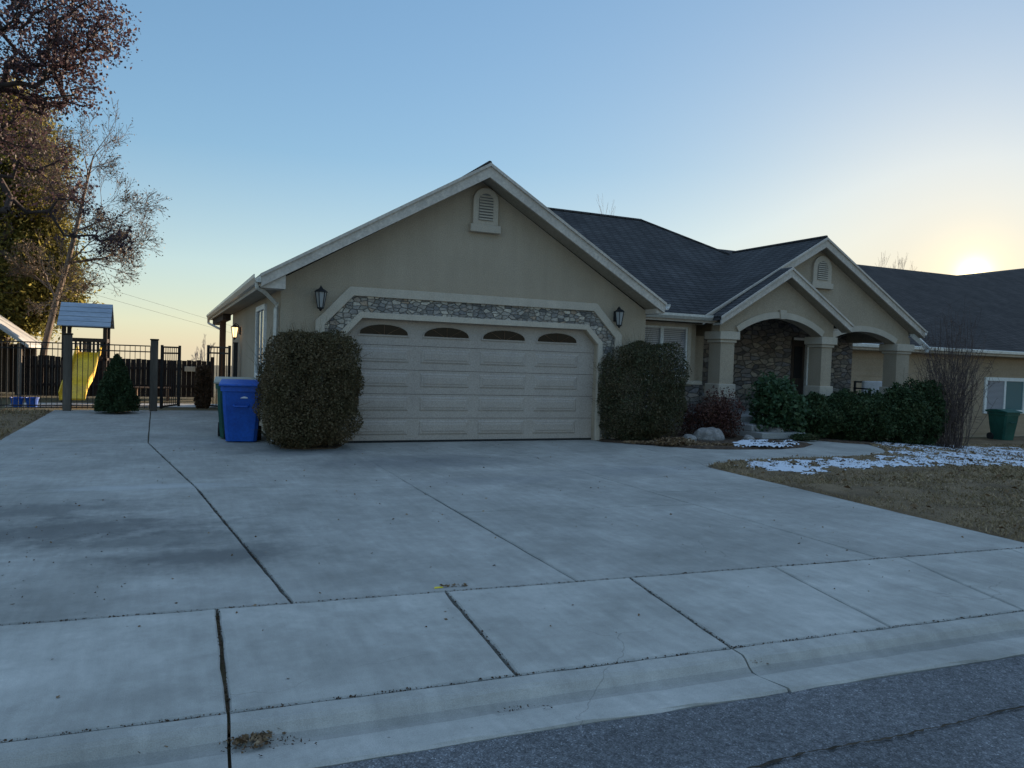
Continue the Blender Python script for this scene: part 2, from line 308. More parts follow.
# ------------------------------------------------------------------ builders
class MB:
    def __init__(s): s.v = []; s.f = []
    def add(s, vs, fs):
        o = len(s.v); s.v += [tuple(map(float, p)) for p in vs]; s.f += [[i+o for i in f] for f in fs]; return s
    def box(s, a, b):
        x0,y0,z0 = a; x1,y1,z1 = b
        return s.add([(x0,y0,z0),(x1,y0,z0),(x1,y1,z0),(x0,y1,z0),(x0,y0,z1),(x1,y0,z1),(x1,y1,z1),(x0,y1,z1)],
                     [(0,3,2,1),(4,5,6,7),(0,1,5,4),(1,2,6,5),(2,3,7,6),(3,0,4,7)])
    def prism(s, poly, y0, y1, axis='y'):
        n = len(poly)
        def P(p, t): return {'y': (p[0], t, p[1]), 'x': (t, p[0], p[1]), 'z': (p[0], p[1], t)}[axis]
        return s.add([P(p, y0) for p in poly]+[P(p, y1) for p in poly],
                     [list(range(n)), list(range(2*n-1, n-1, -1))]+[(i, i+n, (i+1) % n+n, (i+1) % n) for i in range(n)])
    def slab(s, top, th):
        n = len(top)
        return s.add(list(top)+[(p[0],p[1],p[2]-th) for p in top], [list(range(n)), list(range(2*n-1, n-1, -1))]+[(i, i+n, (i+1) % n+n, (i+1) % n) for i in range(n)])
    def beam(s, a, b, w, h, up=(0,0,1)):
        a = Vector(a); b = Vector(b); d = (b-a).normalized(); u = Vector(up)
        r = d.cross(u).normalized(); u = r.cross(d)
        q = [(-1,-1),(1,-1),(1,1),(-1,1)]
        return s.add([tuple(a+r*w/2*i+u*h/2*j) for i, j in q]+[tuple(b+r*w/2*i+u*h/2*j) for i, j in q],
                     [(3,2,1,0),(4,5,6,7),(0,1,5,4),(1,2,6,5),(2,3,7,6),(3,0,4,7)])
    def tube(s, pts, r, k=8, caps=True):
        rs = r if isinstance(r, (list, tuple)) else [r]*len(pts); pts = [Vector(p) for p in pts]; ring = []
        vs = []; fs = []
        for i, p in enumerate(pts):
            d = (pts[min(i+1, len(pts)-1)]-pts[max(i-1, 0)]).normalized()
            a = d.cross(Vector((0,0,1)) if abs(d.z) < .95 else Vector((1,0,0))).normalized(); b_ = d.cross(a)
            for j in range(k): t = 2*pi*j/k; vs.append(tuple(p+(a*cos(t)+b_*sin(t))*rs[i]))
        for i in range(len(pts)-1):
            for j in range(k): fs.append((i*k+j, i*k+(j+1) % k, (i+1)*k+(j+1) % k, (i+1)*k+j))
        if caps: fs += [list(range(k))[::-1], [len(vs)-k+j for j in range(k)]]
        return s.add(vs, fs)
    def lathe(s, c, prof, k=12, ph=0):
        n = len(prof); vs = []
        for r, z in prof:
            for j in range(k): t = 2*pi*j/k+ph; vs.append((c[0]+r*cos(t), c[1]+r*sin(t), c[2]+z))
        fs = [(i*k+j, i*k+(j+1) % k, (i+1)*k+(j+1) % k, (i+1)*k+j) for i in range(n-1) for j in range(k)]
        fs += [list(range(k))[::-1], [(n-1)*k+j for j in range(k)]]
        return s.add(vs, fs)
    def build(s, name, mat, parent=None, bevel=0, smooth=False, off=None):
        me = bpy.data.meshes.new(name); o_ = off if off is not None else ((0,0,0) if parent is None else parent.get('_off', (0,0,0)))
        me.from_pydata([(x-o_[0], y-o_[1], z-o_[2]) for x, y, z in s.v], [], s.f); me.materials.append(MATS[mat])
        bm = bmesh.new(); bm.from_mesh(me); bmesh.ops.recalc_face_normals(bm, faces=bm.faces)
        if bevel: bmesh.ops.bevel(bm, geom=list(bm.edges), offset=bevel, segments=1, affect='EDGES', clamp_overlap=True)
        big = [f for f in bm.faces if len(f.verts) > 4]
        if big: bmesh.ops.triangulate(bm, faces=big)
        bm.to_mesh(me); bm.free()
        if smooth:
            for p in me.polygons: p.use_smooth = True
        o = bpy.data.objects.new(name, me); col.objects.link(o)
        if parent is not None: o.parent = parent
        return o
OFF = {}
def setp(o, label=None, cat=None, group=None, kind=None):
    if label: o['label'] = label
    if cat: o['category'] = cat
    if group: o['group'] = group
    if kind: o['kind'] = kind
    return o
def thing(name, label, cat, loc=(0,0,0), rotz=0, group=None):
    o = bpy.data.objects.new(name, None); col.objects.link(o); o.location = loc; o.rotation_euler = (0,0,rotz); o.empty_display_size = .2
    return setp(o, label, cat, group)
def W(mb, name, mat, t, **kw):      # vertices given in the world, thing unrotated
    return mb.build(name, mat, t, off=tuple(t.location), **kw)
def copy_tree(o, parent=None):
    c = o.copy(); col.objects.link(c); c.parent = parent
    for ch in list(o.children): copy_tree(ch, c)
    return c
def arr_mesh(name, verts, faces, mat, parent=None):     # numpy quads / tris
    verts = np.ascontiguousarray(verts, np.float32); faces = np.ascontiguousarray(faces, np.int32); k = faces.shape[1]
    me = bpy.data.meshes.new(name); me.vertices.add(len(verts)); me.vertices.foreach_set('co', verts.ravel())
    me.loops.add(faces.size); me.loops.foreach_set('vertex_index', faces.ravel()); me.polygons.add(len(faces))
    me.polygons.foreach_set('loop_start', np.arange(len(faces), dtype=np.int32)*k); me.update(calc_edges=True); me.materials.append(MATS[mat])
    o = bpy.data.objects.new(name, me); col.objects.link(o)
    if parent is not None: o.parent = parent
    return o
def leaves(P, size, aspect=.6, flat=0.0, jit=.5):
    n = len(P); d = rng.normal(size=(n,3)); d[:,2] *= (1-flat); d /= np.linalg.norm(d, axis=1)[:,None]
    e = rng.normal(size=(n,3)); e = np.cross(d, e); e /= np.linalg.norm(e, axis=1)[:,None]
    s = size*(1+jit*rng.normal(size=n)).clip(.4, 1.9); s = s[:,None]
    f = np.cross(d, e)*s*.12
    V = np.stack([P-d*s*.5, P+e*s*.5*aspect+f, P+d*s*.5, P-e*s*.5*aspect+f], 1).reshape(-1,3)
    return V, np.arange(4*n).reshape(n,4)

def grow(trunk, targets, step=.45, wob=.12, tip=.006, power=.5, base_r=None, k=5, lift=.25):
    """branches grown outwards from the trunk to every target; radii by the number of twigs carried"""
    nodes_ = [np.array(p, float) for p in trunk]; par = [-1]+list(range(len(trunk)-1)); T = np.array(targets)
    order = np.argsort(np.linalg.norm(T-nodes_[len(trunk)//2], axis=1)); ntr = len(trunk)
    arr = np.zeros((60000,3)); arr[:ntr] = nodes_; cnt = ntr; first = max(1, ntr//3); tips = []
    for i in order:
        t = T[i]; D = arr[first:cnt]; v = t-D; dist = np.linalg.norm(v, axis=1)
        cost = dist + .35*np.maximum(0, D[:,2]-t[2]); j = int(np.argmin(cost))+first; L_ = np.linalg.norm(t-arr[j]); n = max(1, int(L_/step)); a = arr[j].copy(); prev = j
        for s in range(1, n+1):
            u = s/n; p = a+(t-a)*u; p[2] += lift*L_*.25*sin(pi*u)
            if s < n: p += rng.normal(size=3)*wob*step
            arr[cnt] = p; par.append(prev); prev = cnt; cnt += 1
        tips.append(prev)
        if cnt > 59000: break
    wgt = np.zeros(cnt); wgt[tips] = 1
    for i in range(cnt-1, 0, -1): wgt[par[i]] += wgt[i]
    R = tip*np.maximum(1, wgt)**power
    if base_r:
        R *= 1; sc_ = base_r/R[0]
        R = np.where(R > tip*1.5, tip+(R-tip)*max(.2, (base_r-tip)/(R[0]-tip)), R)
    A = arr[[par[i] for i in range(1, cnt)]]; B = arr[1:cnt]; RA = R[[par[i] for i in range(1, cnt)]]; RB = R[1:cnt]
    RA = np.minimum(RA, RB*1.6)
    d = B-A; ln = np.linalg.norm(d, axis=1)[:,None]+1e-9; d = d/ln
    ref = np.where(np.abs(d[:,2:3]) < .9, np.array([[0,0,1.]]), np.array([[1.,0,0]])); e = np.cross(d, ref); e /= np.linalg.norm(e, axis=1)[:,None]; g = np.cross(d, e)
    th = 2*pi*np.arange(k)/k; ring = e[:,None,:]*np.cos(th)[None,:,None]+g[:,None,:]*np.sin(th)[None,:,None]
    B2 = B+d*np.minimum(ln*.05, RB[:,None]*.5)
    V = np.concatenate([A[:,None,:]+ring*RA[:,None,None], B2[:,None,:]+ring*RB[:,None,None]], 1)
    n = len(A); fb = np.array([[j, (j+1) % k, k+(j+1) % k, k+j] for j in range(k)])
    Fc = (np.arange(n)[:,None,None]*2*k+fb[None]).reshape(-1,4)
    return V.reshape(-1,3), Fc, arr[:cnt], np.array(tips)

def fnoise(P, seed, freq):      # cheap smooth noise in -1..1 from a few sines
    r = np.random.default_rng(seed); out = np.zeros(len(P))
    for i in range(7):
        k = r.normal(size=3); k /= np.linalg.norm(k); out += np.sin(P@(k*freq*(.6+i*.28))+r.uniform(0, 6.28))
    return out/3.2

def shrub_points(n, rx, ry, h, seed, shell=.35, boxy=2.6, rough=.10, flat_bottom=True):
    u = rng.normal(size=(n,3)); u /= np.linalg.norm(u, axis=1)[:,None]
    # superellipsoid radius
    r = 1/((np.abs(u[:,0])**boxy+np.abs(u[:,1])**boxy+np.abs(u[:,2])**boxy)**(1/boxy))
    fr = 1-shell*rng.random(n)**1.6
    q = u*r[:,None]
    bumpy = 1+rough*fnoise(q, seed, 5)+rough*.5*fnoise(q, seed+1, 13)
    q = q*fr[:,None]*bumpy[:,None]
    P = q*np.array([rx, ry, h/2]); P[:,2] += h/2
    return P[P[:,2] > .03]

# ------------------------------------------------------------------ ground
def xs_(a): return sorted(set(a))
XB = sorted(set([-900,-300,-120,-60,-30,-15,-8,-5.3,-2.5,0,2.5,4.6]+[5+i for i in range(22)]+[30,38,60,120,300,900]))
YB = [-600,-200,-80,-40,-20,-10.66,-10.60,-9.80,-9.3,-8.9,-6,-4,-2,0,2,4,6,8,10,14,18,24,32,50,90,200,500,1500]
vv = []; ff = []
for y in YB:
    for x in XB:
        z = zt(x, y)-.045 if y > -9.9 else zt(x)-.25
        vv.append((x, y, z))
nx = len(XB)
for j in range(len(YB)-1):
    for i in range(nx-1): ff.append((j*nx+i, j*nx+i+1, (j+1)*nx+i+1, (j+1)*nx+i))
mb = MB(); mb.add(vv, ff); setp(mb.build('ground', 'land'), kind='structure')

def SB(x): return -8.40-.0655*(x+2.54)          # back edge of the pavement
def SF(x): return -9.80-.045*(x+3.4)            # front edge of the pavement
def zdr(x): return 0.0
def inset_slab(mb, quad, gap, z=0.0, th=.1, zf=None):
    P = [np.array(q[:2], float) for q in quad]; n = len(P)
    area = sum(P[i][0]*P[(i+1) % n][1]-P[(i+1) % n][0]*P[i][1] for i in range(n))
    if area < 0: P = P[::-1]; gap = gap[::-1] if isinstance(gap, list) else gap
    g = gap if isinstance(gap, list) else [gap]*n
    lines = []
    for i in range(n):
        d = P[(i+1) % n]-P[i]; d /= np.linalg.norm(d); nn = np.array([-d[1], d[0]]); lines.append((P[i]+nn*g[i], d))
    out = []
    for i in range(n):
        (p, d), (q, e) = lines[i-1], lines[i]
        cr = d[0]*e[1]-d[1]*e[0]
        if abs(cr) < 1e-4: out.append(q)
        else: t = ((q-p)[0]*e[1]-(q-p)[1]*e[0])/cr; out.append(p+d*t)
    # rough worn edges: subdivide the outline and nibble it
    pts = []
    for i in range(n):
        a, b_ = out[i], out[(i+1) % n]; L_ = np.linalg.norm(b_-a); k = max(1, int(L_/.12)); d = (b_-a)/L_; nn = np.array([-d[1], d[0]])
        for s in range(k):
            p = a+(b_-a)*s/k
            if s: p = p+nn*abs(rng.normal())*.0035
            pts.append(p)
    zf = zf or (lambda x, y: 0.0)
    N_ = len(pts)
    c_in = [p + (np.mean(out, axis=0)-p)/np.linalg.norm(np.mean(out, axis=0)-p)*.012 for p in pts]
    V = [(p[0], p[1], z+zf(*p)-.10) for p in pts]+[(p[0], p[1], z+zf(*p)-.009) for p in pts]+[(p[0], p[1], z+zf(*p)) for p in c_in]
    Fs = [(i, (i+1) % N_, N_+(i+1) % N_, N_+i) for i in range(N_)]+[(N_+i, N_+(i+1) % N_, 2*N_+(i+1) % N_, 2*N_+i) for i in range(N_)]+[[2*N_+i for i in range(N_)]]
    mb.add(V, Fs)

# driveway slabs (corners measured on the flat ground)
J = [(-2.10, SB(-2.1)), (-2.52, -4.05), (-3.12, .55), (-3.22, 7.6)]
LX = -5.28; KX = [(-.14, SB(-.14)), (-.12, -4.45), (-.10, -3.2), (-.06, .08)]; MX = [(2.66, SB(2.66)), (2.6, -6.3), (2.56, -3.7), (2.52, .08)]
dw = MB()
inset_slab(dw, [(LX, SB(LX)), (J[0]), (J[1]), (LX, -4.0)], .008)
inset_slab(dw, [(LX, -4.0), J[1], J[2], (LX, .5)], .007)
inset_slab(dw, [(LX, .5), J[2], J[3], (LX, 7.6)], .006)
wide = .008
inset_slab(dw, [J[0], KX[0], KX[1], J[1]], .007)
inset_slab(dw, [J[1], KX[1], (-.06, -.02), (-1.2, -.02), (-1.2, .6), J[2]], .006)
inset_slab(dw, [J[2], (-1.2, .6), (-1.2, 7.6), J[3]], .006)
inset_slab(dw, [KX[0], MX[0], MX[1], (-.12, -6.05)], .007)
inset_slab(dw, [(-.12, -6.05), MX[1], MX[2], (-.12, -3.35)], .006)
inset_slab(dw, [(-.12, -3.35), MX[2], (2.52, .10), (-.10, .10)], .006)
RXf = 4.58
inset_slab(dw, [MX[0], (RXf, SB(RXf)), (4.75, -5.6), (2.58, -5.5)], .007)
inset_slab(dw, [(2.58, -5.5), (4.75, -5.6), (4.82, -3.72), (2.56, -3.55)], .006)
inset_slab(dw, [(2.56, -3.55), (4.82, -3.72), (5.0, -3.3), (5.3, -.62), (4.96, -.3), (4.96, .10), (2.52, .10)], .004)
drive = dw.build('driveway', 'concrete'); setp(drive, kind='structure')

# garden path: along the bed to the steps
wk = MB()
PT = [on_land(*q) for q in [(707,467), (716,463.5), (740,461), (793,458.6), (850,457), (880,454.5), (887,452.3), (883,449), (868,444.5), (850,441.8), (815,439)]]
PB = [on_land(*q) for q in [(814,444), (804,447.5), (780,449.3), (729,449.6), (700,449)]]
poly = [(p[0], p[1]) for p in PT]+[(10.25, -.32), (9.0, -.32)]+[(p[0], p[1]) for p in PB]+[(5.3, -.62), (5.0, -3.3)]
inset_slab(wk, poly, .004, zf=lambda x, y: zt(x))
setp(wk.build('garden_path', 'concrete'), kind='structure')

# pavement slabs
sw = MB(); jx = [(-6.6,-6.7), (-5.0,-5.05), (-3.75,-3.9), (-2.54,-2.57), (-1.11,-1.22), (.28,.07), (1.57,1.26), (2.88,2.45), (4.17,3.66), (5.5,4.9), (6.9,6.2), (8.3,7.5)]
jx += [(8.3+1.4*i, 7.5+1.35*i) for i in range(1, 14)]
for i in range(len(jx)-1):
    a, b_ = jx[i], jx[i+1]
    inset_slab(sw, [(b_[0], SB(b_[0])), (a[0], SB(a[0])), (a[1], SF(a[1])), (b_[1], SF(b_[1]))], .007, zf=lambda x, y: zt(x))
setp(sw.build('pavement', 'concrete_walk'), kind='structure')

# rolled kerb with its gutter pan, in lengths between joints
kb = MB(); kx = [-9, -5.4, -2.57, .06, 2.6, 5.2, 8.2, 11.2, 14.2, 17.2, 20.5, 24]
prof = [(0, -.16), (0, -.004), (-.012, .0), (-.095, -.002), (-.12, -.014), (-.155, -.048), (-.185, -.066), (-.225, -.064), (-.45, -.038), (-.465, -.048), (-.465, -.17)]
for i in range(len(kx)-1):
    x0, x1 = kx[i]+.007, kx[i+1]-.007; n = 14; V = []
    for s in range(n+1):
        x = x0+(x1-x0)*s/n
        for j, (dy, z) in enumerate(prof):
            V.append((x+dy*.05, SF(x)+dy-.01+(rng.normal()*.004 if j in (1, 2, 9, 8) else 0), z+zt(x)+(rng.normal()*.002 if j > 2 else 0)))
    k = len(prof); Fs = [(s*k+j, (s+1)*k+j, (s+1)*k+j+1, s*k+j+1) for s in range(n) for j in range(k-1)]+[list(range(k)), [n*k+j for j in range(k)][::-1]]
    kb.add(V, Fs)
kbo = kb.build('kerb', 'concrete_kerb'); setp(kbo, kind='structure'); kbo.data.materials.append(MATS['concrete_dirty'])
for p in kbo.data.polygons:
    c = p.center; dd = SF(c.x)-c.y
    if .165 < dd < .22: p.material_index = 1

# road: with a tarred crack opened in it
rd = MB(); xr = [-60,-20,-9]+[-8+.5*i for i in range(60)]+[25,40,90]
V = []; Fs = []
for x in xr:
    e = SF(x)-.48+rng.normal()*.006
    for t in (0, .05, 1.0, 5, 9): V.append((x, e-t, zt(x)-.050+(.012 if t > .5 else 0)+(.03 if t == 5 else 0)))
for i in range(len(xr)-1):
    for j in range(4): Fs.append((i*5+j, i*5+j+1, (i+1)*5+j+1, (i+1)*5+j))
rd.add(V, Fs); setp(rd.build('road', 'asphalt'), kind='structure')
ck = MB(); cp = [on_z(px, py, -.035) for px, py in [(1040,704), (1000,711), (960,722), (925,730), (900,736), (870,741), (842,746), (800,754), (760,766), (700,780)]]
pts = []
for i in range(len(cp)-1):
    for s in range(7): pts.append(cp[i]+(cp[i+1]-cp[i])*s/7)
V = []
for p in pts:
    w_ = .002+.004*abs(rng.normal()); o = rng.normal()*.004
    V += [(p[0], p[1]+o+w_, -.0335), (p[0], p[1]+o-w_, -.0335)]
ck.add(V, [(2*i, 2*i+1, 2*i+3, 2*i+2) for i in range(len(pts)-1)]); setp(ck.build('road_crack', 'soil'), kind='structure')

# lawns
lawn_poly = [(4.60, SB(4.6)+.02), (4.77, -5.6), (4.84, -3.75)]+[(p[0]+.02, p[1]-.03) for p in PT[1:9]]+[(11.6, -.9), (15, -.7), (18, 1.5), (21, 4.8), (45, 4.8), (45, SB(45))]
def inside(P, poly):
    x, y = P[:,0], P[:,1]; r = np.zeros(len(P), bool); n = len(poly)
    for i in range(n):
        x0, y0 = poly[i][:2]; x1, y1 = poly[(i+1) % n][:2]
        c = ((y0 > y) != (y1 > y)); 
        with np.errstate(divide='ignore', invalid='ignore'): xi = (x1-x0)*(y-y0)/(y1-y0+1e-12)+x0
        r ^= c & (x < xi)
    return r
def lawn(name, poly, x0, x1, y0, y1, step):
    xs = np.arange(x0, x1, step); ys = np.arange(y0, y1, step); X, Y = np.meshgrid(xs, ys); P = np.stack([X.ravel(), Y.ravel()], 1)
    ztv = np.array([zt(a) for a in P[:,0]]); H = .02+.012*fnoise(np.c_[P, np.zeros(len(P))], 3, 2.2)+.008*fnoise(np.c_[P, np.zeros(len(P))], 5, 9)
    nxx = len(xs); V = np.c_[P, ztv+np.maximum(H, .006)]; idx = np.arange(len(P)).reshape(len(ys), nxx); Fq = np.stack([idx[:-1,:-1], idx[:-1,1:], idx[1:,1:], idx[1:,:-1]], -1).reshape(-1,4)
    cen = V[Fq].mean(1)[:,:2]; cc = 0; k_ = np.array([.06, .05]); Fq = Fq[inside(cen, poly) | inside(cen+k_*[1,-1], poly) | inside(cen+k_, poly) | inside(cen+[0,-.08], poly)]
    cntv = np.bincount(Fq.ravel(), minlength=len(V)); rim = (cntv > 0) & (cntv < 4); V[rim, 2] = ztv[rim]-.045
    return arr_mesh(name, V, Fq, 'lawn_soil')
mottled('lawn_soil', (.13,.09,.052), (.22,.155,.09), 1, 1.6, 45, 1.0, .03)
lw = lawn('lawn', lawn_poly, 4.4, 45, -12, 5, .09); setp(lw, kind='structure')
left_poly = [(LX-.02, -9), (LX-.02, 7.4), (-14, 7.4), (-14, -9)]
l2 = lawn('lawn', left_poly, -14, -5.2, -9, 7.5, .12); setp(l2, kind='structure')

def blades(n, poly, box, h, name, label, mat='grass_dry', wd=.006):
    P = np.c_[rng.uniform(box[0], box[1], n), rng.uniform(box[2], box[3], n)]
    d = np.linalg.norm(P-CAM[:2], axis=1); keep = (inside(P, poly) | inside(P+rng.normal(size=P.shape)*.035, poly)) & (rng.random(n) < np.clip(9/d, .12, 1)**1.2); P = P[keep]; d = d[keep]; n = len(P)
    z = np.array([zt(a) for a in P[:,0]])+.01
    hh = h*(.5+rng.random(n))*(1+.3*fnoise(np.c_[P, z], 9, 3)); a = rng.uniform(0, 2*pi, n); wv_ = wd*np.clip(d/9, 1, 2.2)
    lean = rng.normal(size=(n,2))*hh[:,None]*.8; dx = np.c_[np.cos(a), np.sin(a)]*wv_[:,None]
    V = np.stack([np.c_[P-dx, z], np.c_[P+dx, z], np.c_[P+lean, z+hh]], 1).reshape(-1,3)
    o = arr_mesh(name, V, np.arange(3*n).reshape(n,3), mat); setp(o, label, kind='stuff'); return o
blades(330000, lawn_poly, (4.5, 24, -10.2, 3), .034, 'grass', 'short brown winter grass of the front lawn right of the driveway')
blades(26000, left_poly, (-9, -5.2, -2, 7.4), .05, 'grass', 'short grass beside the left edge of the driveway')

# rear garden: lawn strip and pale paving
by = MB(); by.box((-6.5, 9.0, -.03), (-1.2, 10.3, -.012)); setp(by.build('rear_path', 'pale_paving'), kind='structure')

# planting beds
def bed(name, poly, z=.03):
    mb = MB(); n = len(poly); c = np.mean([p[:2] for p in poly], axis=0)
    V = [(p[0], p[1], zt(p[0])-.03) for p in poly]+[(p[0]*.94+c[0]*.06, p[1]*.94+c[1]*.06, zt(p[0])+z) for p in poly]
    mb.add(V, [(i, (i+1) % n, n+(i+1) % n, n+i) for i in range(n)]+[[n+i for i in range(n)]])
    return setp(mb.build(name, 'mulch'), kind='structure')
bed('planting_bed', [(4.96, -.28), (5.3, -.6)]+[(p[0], p[1]+.02) for p in PB[::-1]]+[(9.0, -.3), (9.0, 2.2), (6.1, 1.75), (6.1, .02), (4.99, .02)])
bed('planting_bed', [(10.3, -.1), (10.9, -.75), (12, -.95), (15.5, -.9), (16.3, .2), (16.2, 1.3), (10.3, 1.1)])
bed('planting_bed', [(-1.2, -.55), (-.8, -.75), (-.3, -.7), (-.1, -.3), (-.2, -.02), (-1.1, -.02)], .02)

# ------------------------------------------------------------------ the house
house = thing('house', 'tan stucco house with dark shingle roof, stone trim and double garage', 'house', (0,0,0))
H = lambda mb, name, mat, par=None, **kw: mb.build(name, mat, par or house, **kw)
GX0, GX1 = -1.15, 6.07; GC = 2.35; SL = .583
EX0, EX1 = -1.51, 6.21; ZE = 2.78; ZR = 5.03       # fascia top line of the front gable at y=-.45
def gz(x): return ZR-abs(x-GC)*SL
open_ = [(-.05, 0), (-.05, 1.90), (.22, 2.19), (4.66, 2.19), (4.95, 1.90), (4.95, 0)]
def offs(poly, d):      # offset the open outline outwards (left side first)
    out = []; n = len(poly)
    seg = []
    for i in range(n-1):
        a = np.array(poly[i]); b_ = np.array(poly[i+1]); t = (b_-a)/np.linalg.norm(b_-a); nn = np.array([-t[1], t[0]]); seg.append((a+nn*d, t))
    out.append(tuple(seg[0][0]))
    for i in range(1, n-1):
        (p, u), (q, v_) = seg[i-1], seg[i]; cr = u[0]*v_[1]-u[1]*v_[0]; s = ((q-p)[0]*v_[1]-(q-p)[1]*v_[0])/cr; out.append(tuple(p+u*s))
    e = np.array(poly[-1]); t = seg[-1][1]; out.append(tuple(e+np.array([-t[1], t[0]])*d)); return out
mb = MB()
front = [(GX0, 0), (GX0, gz(GX0)-.22), (GC, ZR-.2), (GX1, gz(GX1)-.22), (GX1, 0)]+open_[::-1]
mb.prism(front, 0, .2)
mb.box((GX0, .2, 0), (GX0+.2, 10.4, 2.62)); mb.box((GX1-.2, .2, 0), (GX1, 3.4, 2.6))
mb.box((GX0, 10.4, 0), (15.5, 10.6, 2.62))
# window wall set back beside the garage, then the recess to the porch
mb.box((GX1-.1, 1.8, 0), (8.72, 2.0, 2.62)); mb.box((8.52, 2.0, 0), (8.72, 2.5, 2.62)); mb.box((8.72, 2.3, 0), (9.35, 2.5, 2.62))
mb.box((15.3, 3.5, 0), (15.5, 10.4, 2.62))
H(mb, 'wall', 'stucco')
# door surround: inner trim, stone band, outer trim
for d0, d1, y0, mat, nm in ((0, .105, -.055, 'trim_stucco', 'door_trim'), (.105, .375, -.03, 'band_stone', 'stone_band'), (.375, .53, -.07, 'trim_stucco', 'arch_trim')):
    a = offs(open_, d0+.001); b_ = offs(open_, d1)
    mb = MB(); mb.prism(a+b_[::-1], y0, .01 if d0 else .16); H(mb, nm, mat, bevel=.006 if d0 != .105 else 0)
# garage door
dm = MB(); dm.box((-.05, .12, 0), (4.95, .17, 2.19))
gd = H(dm, 'garage_door', 'door_paint')
cols = [(.16, 1.13), (1.34, 2.30), (2.49, 3.45), (3.63, 4.58)]
rows = [(.13, .39), (.565, .825), (.995, 1.255), (1.43, 1.69)]
pm = MB()
for (x0, x1) in cols:
    for (z0, z1) in rows:
        for (a, b_, c_, d_, y) in ((0, .03, .0, .0, 0),):
            pass
        # raised frame with sunken channel round a raised field
        def fr(mb, x0, x1, z0, z1, w_, y0, yi):
            o = [(x0,z0),(x1,z0),(x1,z1),(x0,z1)]; i_ = [(x0+w_,z0+w_),(x1-w_,z0+w_),(x1-w_,z1-w_),(x0+w_,z1-w_)]
            V = [(x, y0, z) for x, z in o]+[(x, yi, z) for x, z in i_]
            mb.add(V, [(k, (k+1) % 4, 4+(k+1) % 4, 4+k) for k in range(4)]+[(4,5,6,7)])
        fr(pm, x0, x1, z0, z1, .028,   .1195, .104)
        fr(pm, x0+.05, x1-.05, z0+.05, z1-.05, .025, .1035, .095)
H(pm, 'raised_panels', 'door_paint', gd)
sm = MB()
for z in (.435, .87, 1.305, 1.74): sm.box((-.049, .1175, z-.003), (4.949, .1195, z+.003))
H(sm, 'section_joint', 'dark_wood', gd)
bm_ = MB(); bm_.box((-.049, .105, .002), (4.949, .1185, .035)); H(bm_, 'bottom_seal', 'black_rubber', gd)
for (x0, x1) in cols:
    n = 14; xc = (x0+x1)/2; hw = (x1-x0)/2-.05; zb = 1.925
    arc = lambda hw, zb, hh: [(xc-hw, zb)]+[(xc-hw*cos(pi*i/n), zb+.02+hh*sin(pi*i/n)) for i in range(n+1)]+[(xc+hw, zb)]
    mb = MB(); o = arc(hw+.03, zb-.03, .19); i_ = arc(hw, zb, .155)
    mb.prism(o, .100, .1195); wn = H(mb, 'window', 'door_paint', gd, bevel=.004)
    mb = MB(); mb.prism(i_, .094, .0985); H(mb, 'pane', 'arched_glass', wn) if False else None
    pn = mb.build('window_pane', 'arched_glass', gd)
    tr = MB()
    for k in (-.45, 0, .45): tr.beam((xc+k*hw*.25, .092, zb), (xc+k*hw*1.5, .092, zb+.17 if k == 0 else zb+.135), .006, .012, (0,1,0))
    tr.build('window_grille', 'brown_wood', gd)

# gable vents
def vent(cx, cz, w_, h_, y, par):
    n = 12; r = w_/2
    def arch(r, z0, z1): return [(cx-r, z0), (cx+r, z0)]+[(cx+r*cos(pi*i/n), z1+r*sin(pi*i/n)) for i in range(n+1)]
    zt_ = cz+h_-r
    mb = MB(); mb.prism(arch(r, cz, zt_), y-.07, y+.01); mb.box((cx-r-.05, y-.10, cz-.02), (cx+r+.05, y+.01, cz+.12))
    v_ = mb.build('gable_vent', 'trim_stucco', par, bevel=.008)
    mb = MB(); mb.prism(arch(r*.56, cz+.2, zt_), y-.075, y-.071); mb.build('vent_opening', 'vent_grey', v_)
    mb = MB(); z = cz+.21
    while z < zt_+r*.5:
        hw = r*.56 if z < zt_ else sqrt(max(0, (r*.56)**2-(z-zt_)**2))
        mb.add([(cx-hw, y-.078, z+.028), (cx+hw, y-.078, z+.028), (cx+hw, y-.10, z), (cx-hw, y-.10, z), (cx-hw, y-.098, z-.006), (cx+hw, y-.098, z-.006)], [(0,1,2,3), (3,2,5,4)])
        z += .052
    mb.build('louvre', 'trim_stucco', v_)
P = on_y(484, 232, 0); Q = on_y(483, 188, 0)
vent(P[0], P[2]-.0, .50, Q[2]-P[2], 0, house)
P2 = on_y(820, 288, 1.5); Q2 = on_y(820, 256, 1.5); vent(P2[0], P2[2], .62, Q2[2]-P2[2], 1.5, house)

# roofs ------------------------------------------------------------
TH = .13
MRY, MRZ, MRX = 6.63, 5.90, 10.2                 # main ridge
MEY = 1.2; MEZ = MRZ-(MRY-MEY)*SL
G2C, G2Z, G2H = 12.15, 4.86, 3.70; G2Y = 1.2
G1C, G1Z, G1H = 10.68, 3.96, 2.03; G1Y = .8; G1S = (3.96-2.70)/2.03
def roof_gable(mb, xc, zr, hw, s, y0, y1, th=TH):
    ze = zr-hw*s
    mb.slab([(xc, y0, zr), (xc-hw, y0, ze), (xc-hw, y1, ze), (xc, y1, zr)], th)
    mb.slab([(xc, y0, zr), (xc, y1, zr), (xc+hw, y1, ze), (xc+hw, y0, ze)], th)
rf = MB()
hwG = GC-EX0
rf.slab([(GC, -.45, ZR+.02), (EX0, -.45, ZE+.02), (EX0, 16.6, ZE+.02), (GC, 16.6, ZR+.02)], .10)
rf.slab([(GC, -.45, ZR+.02), (GC, 12, ZR+.02), (EX1, 12, ZE+.02), (EX1, -.45, ZE+.02)], .10)
